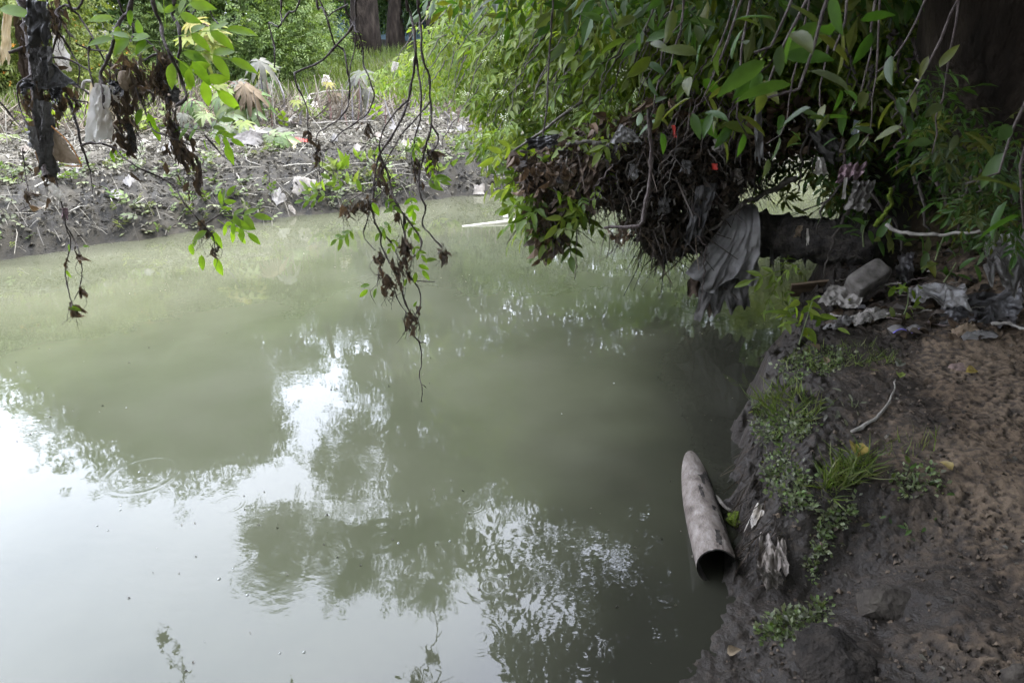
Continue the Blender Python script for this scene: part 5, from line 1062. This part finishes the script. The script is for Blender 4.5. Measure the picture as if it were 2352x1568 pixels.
tufts('bank_grass', 'a few lone grass shoots on the crusted mud', [(1960, 1040), (2060, 1000), (2170, 990), (2140, 1060), (2000, 1070)], 40, .05, .11, 'grass', BLADE, .25)
SMALL = compound(leaflet(2, .34, .06, .25), 1, ls=.6, stalk=False)
tufts('creeping_weed', 'small-leaved creeping weed down the bank face right of the mossy stub', [(1755, 1040), (1810, 1030), (1850, 1080), (1870, 1180), (1810, 1190), (1770, 1130)], 330, .018, .045, 'weed', SMALL, .8, 'weed')
tufts('creeping_weed', 'creeping weed spilling over the rim below the bank hollow', [(1735, 1460), (1790, 1420), (1860, 1400), (1900, 1370), (1900, 1420), (1850, 1460), (1780, 1490)], 280, .018, .045, 'weed', SMALL, .8, 'weed')
tufts('creeping_weed', 'creeping weed in patches along the rim beside the cloth bundle', [(1850, 1290), (1880, 1220), (1900, 1180), (1960, 1150), (1980, 1180), (1920, 1230), (1890, 1300), (1860, 1350)], 200, .018, .045, 'weed', SMALL, .8, 'weed')
tufts('creeping_weed', 'creeping weed around the broad-leaved weed', [(2040, 1090), (2150, 1075), (2170, 1140), (2060, 1150)], 150, .018, .045, 'weed', SMALL, .8, 'weed')
tufts('creeping_weed', 'low weed mat over the bank lip under the thick bright grass', [(1722, 975), (1760, 960), (1880, 965), (1850, 1010), (1750, 1030)], 320, .02, .045, 'weed', SMALL, .8, 'weed')
tufts('creeping_weed', 'low weed mat among the sparse grass shoots', [(1785, 845), (1850, 810), (1950, 800), (1940, 850), (1800, 890)], 260, .02, .045, 'weed', SMALL, .8, 'weed')
# roots and clods hanging on the steep bank face
rt = sample_poly([(1690, 1050), (1730, 1000), (1790, 1010), (1760, 1130), (1800, 1250), (1760, 1370), (1700, 1330), (1690, 1180)], 260)
rp_ = gnd_many(rt) + [0, 0, .03]
tag(obj('bank_roots', inst(STRAW, rp_, norm(RG.normal(size=(len(rp_), 3)) * [.5, .4, .3] + [-.4, -.3, -.9]), RG.normal(size=(len(rp_), 3)), RG.uniform(.04, .16, len(rp_))), M['dead'], None, np.repeat(RG.random(len(rp_)), 6), smooth=False), 'fine dark roots hanging from the eroded near bank face', 'roots', kind='stuff')
# crumbs of soil and grit lying loose on the near mud
cx = sample_poly([(1760, 850), (1850, 800), (2352, 760), (2352, 1568), (1640, 1568), (1740, 1400), (1740, 1050)], 2300); cpz = gnd_many(cx)
CLOD = (np.array([[0, 0, .5], [.5, 0, .1], [.1, .55, .15], [-.5, .1, .1], [-.05, -.5, .12], [.3, -.3, -.2], [-.3, .35, -.2]], float), np.array([[0, 1, 2], [0, 2, 3], [0, 3, 4], [0, 4, 5], [0, 5, 1], [2, 1, 5], [3, 2, 6]]))
M['clod'] = leafmat('soil_crumb', [(.02, .016, .012), (.05, .039, .028), (.1, .075, .052), (.035, .03, .026)], 0, .95)
tag(obj('soil_crumbs', inst(CLOD, cpz, RG.normal(size=(len(cpz), 3)), rup(len(cpz), .4), .005 + .022 * RG.random(len(cpz)) ** 4), M['clod'], None, np.repeat(RG.random(len(cpz)), 7), smooth=False), 'loose crumbs of soil scattered over the near mud', 'soil', kind='stuff')

# ------------------------------------------------------------------ branches hanging into view on the left, with what the flood left on them
lmH = leaf_mesh('hanging_leaf_compound', compound(WIDE, 2, ls=.5), M['fresh_o']); lmS = leaf_mesh('hanging_leaf_single', WIDE, M['fresh_o'])
def px_r(p, Y): return p / FOC * Y
def hanging(label, Y, strands, leaves=(), clumps=(), name='hanging_branch', twist=.06):
    """strands: (points, start width px, end width px, joins the canopy); leaves: (px,py,length px,dx,dy,compound); clumps: (px,py,w,h,count)"""
    first = strands[0][0][-1]; root = thing(name, label, 'branch', at(*first, Y))
    for pts, w0, w1, upw in strands:
        y0 = Y + rnd.uniform(-twist, twist)
        q = [at(x, y, y0 + .03 * math.sin(k * 1.7)) for k, (x, y) in enumerate(pts)]
        if upw:
            v = norm(q[0] - q[1]); q = [q[0] + [v[0] * .25 + rnd.gauss(0, .03), rnd.uniform(0, .12), .75], q[0] + [v[0] * .12, .02, .35]] + q
        obj('twig', twig(q, px_r(w0, Y) / 2, px_r(w1, Y) / 2, None, 7, .005, .5), M['vine'], root)
    for (x, y, l, dx, dy, comp) in leaves:
        p = at(x, y, Y + rnd.uniform(-.07, .07)); d_ = (dx, rnd.uniform(-.5, .3), -dy)
        place('leaf', lmH if comp else lmS, root, p, d_, (rnd.gauss(0, .35), -.75, .7), px_r(l, Y) * (1.05 if not comp else (1.4 if x < 600 else 1.2)))
    for (x, y, w, h, n) in clumps:
        for k in range(int(n * 1.7)):
            p = at(x + rnd.gauss(0, w * .24), y + rnd.gauss(0, h * .36), Y + rnd.gauss(0, px_r(w, Y) * .25))
            place('dead_leaf', leaf_mesh('crumpled_leaf_%d' % (k % 4), crumpled(30 + k % 4, 5, .17), M['dead_o']), root, p, (rnd.gauss(0, .35), rnd.gauss(0, .3), -1 + rnd.gauss(0, .4)), (rnd.gauss(0, 1), -.8, rnd.gauss(.2, .5)), px_r(rnd.uniform(13, 36), Y))
        for k in range(n):
            p = at(x + rnd.gauss(0, w * .3), y + rnd.gauss(0, h * .3), Y); l = px_r(rnd.uniform(15, 70), Y)
            obj('fibre', twig([p, p + [rnd.gauss(0, .015), 0, -l * .5], p + [rnd.gauss(0, .02), 0, -l]], .0014, .0007, 7, 4, .004), M['vine'], root)
    return root
YC = 2.67
hanging('longest hanging vine in the centre whose thin tip almost touches the water', YC, [
    ([(931, 0), (942, 26), (950, 67), (955, 118), (947, 179), (937, 231), (919, 282), (896, 320), (870, 359), (860, 413), (858, 498), (873, 535), (877, 565), (896, 607)], 7, 4, True),
    ([(870, 359), (890, 395), (902, 447), (915, 477), (944, 514), (966, 548), (966, 573), (949, 590)], 5, 4, False),
    ([(881, 535), (902, 565), (919, 599)], 4, 3, False),
    ([(928, 490), (930, 540), (932, 590), (915, 624), (928, 687), (944, 725), (947, 767), (963, 784), (968, 834), (963, 864), (970, 889), (968, 921)], 6, 2, False),
    ([(932, 624), (961, 662), (966, 700), (953, 725)], 4, 3, False), ([(970, 883), (980, 890)], 2, 1.5, False), ([(963, 784), (979, 789)], 2.5, 1.5, False), ([(957, 645), (1001, 648)], 3, 1.5, False),
    ([(896, 430), (925, 520), (935, 560)], 4, 3, False), ([(905, 660), (915, 690), (935, 720)], 3, 2, False)],
    [(845, 665, 28, -.6, .5, 0), (850, 655, 26, -1, .1, 0), (865, 662, 24, -.4, .9, 0), (905, 505, 45, -.5, .4, 1), (930, 500, 40, .4, .5, 1), (915, 545, 30, -.5, .6, 1), (945, 560, 34, .5, .4, 1), (960, 610, 30, .8, .3, 0), (970, 620, 28, .6, .8, 0), (975, 600, 28, .9, -.2, 0), (955, 625, 26, -.1, 1, 0), (950, 705, 16, .4, -.8, 0), (935, 640, 20, -.3, .6, 0), (940, 440, 42, .2, .8, 1), (975, 415, 40, .7, -.1, 1), (985, 425, 34, .8, .2, 0), (945, 470, 36, -.2, 1, 0), (905, 480, 30, -.8, .2, 0)],
    [(885, 632, 50, 40, 10), (945, 728, 40, 40, 14), (930, 560, 24, 60, 12), (915, 610, 26, 40, 8), (938, 590, 30, 40, 7), (872, 405, 40, 40, 7), (905, 470, 36, 40, 6), (885, 655, 36, 24, 6)])
hanging('hanging vine just right of the longest one, ending in a curled brown leaf', YC + .05, [
    ([(960, 0), (964, 38), (967, 85), (973, 144), (986, 174), (988, 231), (991, 287), (978, 333), (970, 369), (962, 410), (966, 451), (978, 477), (970, 514), (989, 540), (1016, 569)], 6, 3.5, True),
    ([(955, 118), (958, 154), (965, 192), (967, 231), (965, 269), (953, 320), (945, 370), (960, 420)], 5, 3, False), ([(991, 287), (1005, 310), (1003, 335), (985, 355)], 4, 3, False)],
    [(1000, 405, 36, .8, .1, 0), (990, 400, 34, .5, .6, 0), (1005, 412, 26, .9, -.3, 0), (980, 360, 32, .3, .8, 1), (962, 300, 40, -.3, .8, 1)],
    [(988, 358, 26, 40, 10), (1018, 575, 14, 18, 7), (955, 385, 26, 40, 7)])
hanging('thin kinked vine left of the centre that reaches the far bank debris', YC + .1, [
    ([(818, 0), (817, 38), (815, 69), (824, 77), (832, 108), (835, 144), (847, 179), (859, 213), (853, 243), (840, 264), (817, 284), (786, 302), (763, 328)], 5.5, 2.5, True),
    ([(791, 0), (804, 41), (817, 69)], 4, 4, True), ([(817, 69), (815, 110), (806, 150), (799, 190)], 3, 2, False)], [], [(840, 285, 14, 22, 4)])
hanging('zigzag vine crossing diagonally in front of the grassy rise', YC + .15, [
    ([(815, 51), (801, 74), (768, 108), (747, 133), (717, 151), (681, 167), (677, 172), (683, 200), (699, 231), (706, 256), (706, 287), (709, 308)], 5, 2.5, False),
    ([(729, 0), (732, 19), (742, 20), (753, 51), (763, 85), (769, 103)], 4.5, 3.5, True), ([(769, 103), (788, 113), (794, 133), (799, 167), (804, 192), (801, 231), (796, 251), (773, 277), (730, 308), (727, 345), (733, 390)], 4, 2, False), ([(742, 20), (770, 24), (800, 10)], 3, 3, True)],
    [], [(708, 312, 10, 20, 4), (728, 345, 10, 26, 5)])
hanging('short forked vine hanging in front of the big rounded shrub', YC + .2, [
    ([(645, 0), (644, 26), (648, 51), (640, 63), (617, 53), (627, 92), (632, 128), (630, 156)], 5, 3, True), ([(688, 0), (664, 28), (648, 51)], 4, 3.5, True)])
hanging('wispy side vine with leafy tips pointing left over the water', YC - .03, [
    ([(937, 231), (905, 262), (880, 300), (872, 340), (880, 390), (860, 430), (820, 450), (790, 470)], 4, 2, False), ([(990, 230), (965, 262), (930, 300), (895, 355), (850, 440)], 3.5, 2, False), ([(845, 500), (835, 540), (848, 560), (862, 575)], 3, 2, False), ([(880, 440), (850, 470), (845, 500)], 3, 3, False)],
    [(740, 462, 40, -1, -.1, 1), (760, 455, 40, -.8, -.3, 1), (795, 440, 40, -.6, -.6, 1), (830, 440, 30, -.3, -.8, 0), (815, 520, 42, -.6, .6, 1), (810, 530, 40, -.9, .4, 1), (855, 465, 32, .3, .6, 0), (880, 455, 34, .6, .3, 1)],
    [(800, 475, 40, 22, 10), (868, 585, 18, 30, 6), (840, 462, 50, 20, 8)])
YL = 2.75
hanging('thick dark limb slanting down among the plastic on the left', YL, [
    ([(302, 0), (284, 36), (267, 72), (256, 113), (243, 144), (231, 174), (236, 210), (240, 250)], 11, 6, True),
    ([(156, 0), (179, 33), (210, 82), (231, 123), (251, 151), (277, 164), (333, 191)], 6.5, 3.5, True),
    ([(272, 0), (305, 54), (331, 85), (366, 126)], 6, 4, True), ([(210, 90), (204, 120), (206, 160), (215, 200)], 4, 3, False),
    ([(251, 159), (256, 205), (272, 243), (287, 282)], 4, 2.5, False), ([(305, 54), (306, 75), (300, 97)], 3.5, 2.5, False), ([(331, 140), (356, 126), (366, 118)], 4, 4, False), ([(174, 100), (200, 112), (245, 118)], 3.5, 3, False)],
    [(262, 44, 48, -1, -.05, 0), (272, 60, 36, -.1, 1, 0), (300, 22, 30, -.2, 1, 0), (315, 45, 40, .2, .9, 0), (265, 330, 26, -.1, 1, 0), (255, 345, 26, .1, 1, 0)],
    [(290, 150, 75, 60, 26), (320, 185, 70, 70, 26), (237, 205, 30, 60, 12), (262, 260, 50, 60, 14), (300, 290, 30, 110, 18), (290, 235, 60, 50, 14), (275, 300, 40, 60, 10)])
hanging('knotty branch with fresh compound leaves and dangling dead strips', YL - .1, [
    ([(351, 0), (369, 51), (374, 85), (392, 128), (410, 164), (420, 195), (428, 226), (405, 243)], 8, 6, True), ([(400, 0), (396, 31), (410, 64), (415, 103), (406, 144)], 9, 6, True), ([(420, 0), (436, 28), (442, 46)], 7, 3.5, True), ([(451, 0), (444, 30), (442, 46)], 4, 3, True),
    ([(366, 126), (372, 170), (380, 215), (390, 260), (388, 300), (400, 340)], 6, 4, False), ([(313, 200), (333, 256), (351, 297), (384, 313), (440, 335)], 4, 3, False), ([(482, 0), (487, 36), (501, 55)], 5, 3, True), ([(470, 310), (500, 345), (530, 372)], 4, 2, False), ([(405, 243), (400, 275), (410, 300), (440, 318), (470, 325)], 3, 2, False)],
    [(400, 85, 85, .9, -.2, 1), (405, 110, 85, 1, .15, 1), (395, 60, 80, .8, -.7, 1), (400, 130, 80, .8, .7, 1), (370, 95, 70, -.6, -.1, 1), (380, 60, 60, .1, -1, 1), (415, 140, 55, .5, .9, 0), (440, 140, 55, .5, .8, 0), (395, 145, 50, -.1, 1, 0), (420, 120, 55, .9, .3, 0), (355, 105, 55, -.7, .2, 0), (345, 85, 50, -1, 0, 0),
     (470, 300, 50, -.9, -.1, 1), (475, 310, 50, .6, -.7, 1), (480, 305, 40, .9, .2, 1), (470, 320, 30, -.2, 1, 0), (500, 300, 36, .9, .4, 0), (520, 330, 45, .3, 1, 0), (340, 260, 40, .1, 1, 0), (350, 285, 40, .5, .8, 0), (325, 250, 36, -.4, .9, 0)],
    [(372, 140, 34, 70, 14), (380, 210, 34, 80, 14), (392, 270, 30, 60, 10), (400, 320, 40, 50, 14), (425, 350, 34, 60, 14), (450, 395, 26, 60, 10), (355, 170, 40, 50, 10)])
hanging('slender twig ending in a cluster of green leaves above the water', YL - .12, [([(236, 331), (264, 341), (287, 364), (310, 380), (359, 404), (402, 427), (419, 460), (452, 500), (470, 520)], 4.5, 3, False), ([(470, 520), (490, 545), (495, 590)], 3, 2, False), ([(470, 520), (450, 545), (445, 560)], 3, 2, False), ([(470, 515), (500, 495), (520, 480)], 3, 2, False)],
    [(505, 490, 45, .5, -.8, 1), (515, 495, 55, 1, -.1, 1), (520, 500, 50, .9, .5, 1), (500, 505, 45, .7, .7, 1), (455, 545, 30, -.6, .7, 0), (440, 560, 36, -.3, .9, 0), (463, 585, 36, 0, 1, 0), (495, 590, 48, .15, 1, 0), (475, 530, 40, -.7, .4, 0), (485, 530, 45, .5, .8, 0), (510, 470, 34, .1, -1, 0), (530, 505, 40, .9, .3, 0)], [(465, 515, 20, 26, 6), (490, 560, 20, 26, 5)])
hanging('looped strand with a small leaf knot hanging low at the far left', YL + .05, [
    ([(99, 289), (119, 368), (132, 427), (152, 520), (162, 559), (150, 619), (162, 685), (168, 704)], 4, 2.5, False), ([(152, 520), (170, 550), (181, 576), (188, 615), (185, 652), (171, 688)], 3, 2, False), ([(168, 700), (180, 712)], 2, 1.5, False)],
    [(152, 620, 20, .4, .9, 0), (160, 560, 20, -.3, .8, 0), (190, 565, 14, 1, 0, 0), (158, 705, 26, .9, .3, 0)], [(168, 705, 22, 14, 8), (180, 585, 8, 20, 3), (188, 660, 8, 20, 3), (152, 600, 8, 16, 2)])
hanging('trunk-like bundle of branches wrapped in muddy film at the far left', YL + .1, [
    ([(62, 0), (70, 60), (80, 130), (85, 200), (88, 270), (95, 340), (110, 405)], 34, 20, True), ([(190, 0), (149, 13), (128, 28), (138, 46), (131, 85), (113, 136), (77, 167), (44, 192), (41, 220), (49, 259), (72, 305)], 7, 3, True), ([(133, 74), (164, 120), (182, 159), (179, 195)], 4, 3, False), ([(113, 133), (144, 133), (190, 154), (210, 169)], 4.5, 3.5, False), ([(110, 144), (179, 197), (236, 238), (300, 270)], 4.5, 3, False),
    ([(151, 218), (164, 243), (177, 287), (185, 331), (195, 354), (202, 374)], 7, 4, False), ([(185, 336), (205, 328), (236, 331), (264, 341)], 5, 4.5, False), ([(20, 122), (60, 108), (85, 100)], 6, 5, False), ([(195, 354), (208, 400), (212, 445)], 3.5, 2, False), ([(108, 0), (117, 30), (112, 55)], 5, 4, True), ([(135, 0), (132, 30), (140, 60)], 6, 4, True), ([(0, 235), (30, 270), (60, 305)], 4, 2.5, False), ([(53, 340), (58, 400), (68, 450), (78, 490)], 3, 1.5, False), ([(150, 226), (200, 234), (262, 236)], 3, 2, False), ([(200, 235), (240, 262), (290, 290)], 4, 2.5, False)],
    [(0, 20, 70, .9, .1, 0)], [(125, 40, 60, 50, 18), (75, 70, 60, 80, 24), (95, 160, 60, 70, 20), (90, 240, 50, 80, 18), (60, 215, 30, 50, 12), (135, 225, 40, 60, 14), (105, 330, 40, 90, 16), (60, 420, 16, 70, 6), (172, 215, 14, 40, 5), (110, 390, 24, 50, 8)])
def hrag(name, label, cat, x0, y0, x1, y1, x2, y2, x3, y3, Y, mat, amp=.012, folds=2, ragged=.15, nx=22, ny=26, **k):
    return rag(name, label, cat, at(x0, y0, Y), at(x1, y1, Y + rnd.uniform(-.05, .05)), at(x2, y2, Y), at(x3, y3, Y + rnd.uniform(-.05, .05)), mat, amp, folds, nx, ny, ragged, **k)
hrag('plastic_film', 'muddy dark film wound round the top of the branch bundle', 'plastic', 48, -5, 105, 5, 55, 120, 112, 110, YL - .02, 'pblack', .02, 2, .2)
hrag('plastic_film', 'dark film sagging from the middle of the branch bundle', 'plastic', 62, 110, 118, 105, 70, 215, 110, 240, YL - .03, 'cdark', .02, 2, .3)
hrag('plastic_film', 'grey-black film sleeve on the lower branch bundle', 'plastic', 68, 225, 105, 235, 78, 395, 125, 415, YL - .02, 'cdark', .02, 1, .25)
hrag('black_flap', 'stiff black flap of plastic pointing right from the bundle', 'plastic', 100, 135, 118, 138, 100, 212, 182, 196, YL - .05, 'pblack', .012, 1, .08)
hrag('plastic_film', 'shredded dark film hanging off the left side of the bundle', 'plastic', 40, 185, 62, 180, 42, 225, 60, 222, YL - .02, 'pblack', .02, 1, .4)
hrag('plastic_film', 'ragged black film hanging under the stiff flap', 'plastic', 118, 200, 145, 202, 122, 245, 140, 240, YL - .04, 'pblack', .02, 2, .5)
hrag('plastic_film', 'pale grey film on the front of the lower bundle', 'plastic', 68, 290, 86, 292, 72, 345, 92, 350, YL - .08, 'pgrey', .012, 1, .2)
hrag('plastic_strip', 'yellowed clear plastic strip hanging at the left frame edge', 'plastic', 8, 28, 30, 26, 0, 160, 22, 150, YL + .12, 'pcream', .012, 1, .15)
hrag('brown_rag', 'brown rag hanging between the yellowed strip and the bundle', 'rag', 25, 30, 60, 60, 40, 190, 72, 220, YL + .15, 'pbrown', .02, 2, .3)
hrag('plastic_sheet', 'torn white plastic sheet behind the upper bundle', 'plastic', 115, 75, 140, 82, 122, 170, 162, 172, YL + .3, 'pwhite', .02, 2, .25)
sk = thing('sack_piece', 'tan sack piece with orange hem hanging from the lower bundle', 'sack', at(110, 290, YL))
rag('sacking', None, None, at(102, 285, YL), at(118, 290, YL - .02), at(120, 372, YL), at(184, 379, YL - .02), 'pkraft', .01, 1, 22, 26, .02, parent=sk)
hem = smooth_path([at(118, 290, YL - .025), at(158, 328, YL - .03), at(186, 377, YL - .025), at(184, 382, YL - .02), at(150, 381, YL - .01)], 26)
obj('hem', tube(hem, .0028, 6, .3, 2), M['porange'], sk)
bg = thing('plastic_bag', 'dirty white plastic bag hanging on the left branches', 'bag', at(222, 195, YL - .05))
rag('bag_front', None, None, at(210, 190, YL - .06), at(240, 196, YL - .08), at(192, 330, YL - .05), at(254, 326, YL - .09), 'pwhite', .016, 2, 40, 44, .07, parent=bg)
rag('bag_back', None, None, at(206, 192, YL - .03), at(262, 205, YL), at(196, 322, YL + .02), at(268, 312, YL + .02), 'pcream', .02, 3, 36, 40, .14, parent=bg)
obj('handle', twig([at(190, 205, YL - .05), at(191, 192, YL - .05), at(200, 186, YL - .05), at(214, 190, YL - .05)], .004, .0035, 14, 8), M['pwhite'], bg)
hrag('plastic_scrap', 'white plastic edge sticking out right of the hanging bag', 'scrap', 245, 190, 275, 215, 250, 215, 268, 240, YL - .02, 'pwhite', .01, 1, .1)
tag(obj('torn_handle', twig([at(190, 203, YL - .05), at(192, 190, YL - .05), at(202, 186, YL - .05), at(212, 188, YL - .05)], .006, .005, 14, 8), M['pwhite']), 'pale curved handle at the top of the hanging bag', 'handle')
hrag('black_plastic', 'black plastic pocket right of the hanging bag', 'plastic', 250, 185, 290, 190, 248, 222, 282, 230, YL - .03, 'pblack', .02, 2, .3)
c = at(287, 186, YL - .04); tag(obj('seed_pod', blob(c, (.024, .022, .036), 1, (0, 0, 0), .08, 1.5, 41), M['pkraft']), 'round tan pod lodged in the dead leaves on the left branch', 'pod')

hrag('leaf_strip', 'long dark dead leaf strip hanging from the knotty branch', 'leaf', 448, 380, 462, 384, 452, 435, 468, 438, YL - .1, 'pbrown', .01, 1, .3)
hrag('plastic_scrap', 'white film scrap below the branch bundle', 'scrap', 105, 415, 130, 430, 110, 445, 138, 468, YL + .05, 'pwhite', .012, 1, .3)
hrag('plastic_scrap', 'faded pink ribbon below the white film scrap', 'scrap', 146, 478, 158, 478, 146, 510, 159, 508, YL + .05, 'mauve', .006, 1, .2)
hrag('cloth_strip', 'grey-brown rag strips on the knotty branch', 'rag', 355, 125, 385, 125, 345, 205, 380, 225, YL - .1, 'pbrown', .02, 2, .4)
hrag('cloth_strip', 'brown torn strip half way down the knotty branch', 'rag', 385, 280, 410, 285, 395, 330, 430, 370, YL - .1, 'pbrown', .02, 2, .4)
hrag('cloth_strip', 'dark strip wrapped at the elbow of the knotty branch', 'rag', 372, 185, 392, 190, 388, 240, 412, 248, YL - .12, 'cdark', .015, 1, .3)
hrag('cloth_strip', 'long dark strip trailing under the hanging bag', 'rag', 285, 285, 305, 285, 300, 350, 318, 372, YL - .04, 'cdark', .015, 1, .3)
# two dark branch ends close to the lens, hanging from the canopy
hanging('dark stub hanging close by in front of the elder', 1.75, [([(1270, -10), (1262, 120), (1255, 250), (1245, 330)], 4, 4, True)], [], [])
hrag('dark_flap', 'dark flap of muddy cloth caught on the stub in front of the elder', 'cloth', 1208, 318, 1282, 308, 1207, 352, 1278, 340, 1.74, 'pblack', .015, 2, .25)
hanging('dark branch end with hanging shreds above the middle of the water', 1.9, [([(1490, 250), (1495, 380), (1480, 480), (1465, 520), (1400, 520), (1388, 524)], 9, 7, False)], [], [(1420, 535, 60, 22, 10)])

# things that only their place tells apart get it in their label
WORDS = ['leftmost', 'second', 'third', 'fourth', 'fifth', 'sixth', 'seventh', 'eighth', 'ninth', 'tenth', 'eleventh', 'twelfth', 'thirteenth', 'fourteenth', 'fifteenth', 'sixteenth', 'seventeenth', 'eighteenth', 'nineteenth', 'twentieth'] + ['twenty-' + w for w in ('first', 'second', 'third', 'fourth', 'fifth', 'sixth', 'seventh', 'eighth', 'ninth')] + ['thirtieth'] + ['thirty-' + w for w in ('first', 'second', 'third', 'fourth', 'fifth')]
for gname in ('pale scraps over the far bank', 'green sprouts on the far slope', 'bare stalks in the debris line', 'twigs tangled in the debris line', 'dry stalks in the litter heap', 'bubbles on the water'):
    mem = [o for o in COL.objects if o.parent is None and o.get('group') == gname]
    def seen(o): return o.location.x / max(.1, o.location.y * CP - (o.location.z - CAM_H) * SP)
    for k, o in enumerate(sorted(mem, key=seen)):
        o['label'] = o['label'] + (', leftmost of its kind' if k == 0 else ', rightmost of its kind' if k == len(mem) - 1 else ', %s from the left' % WORDS[k])
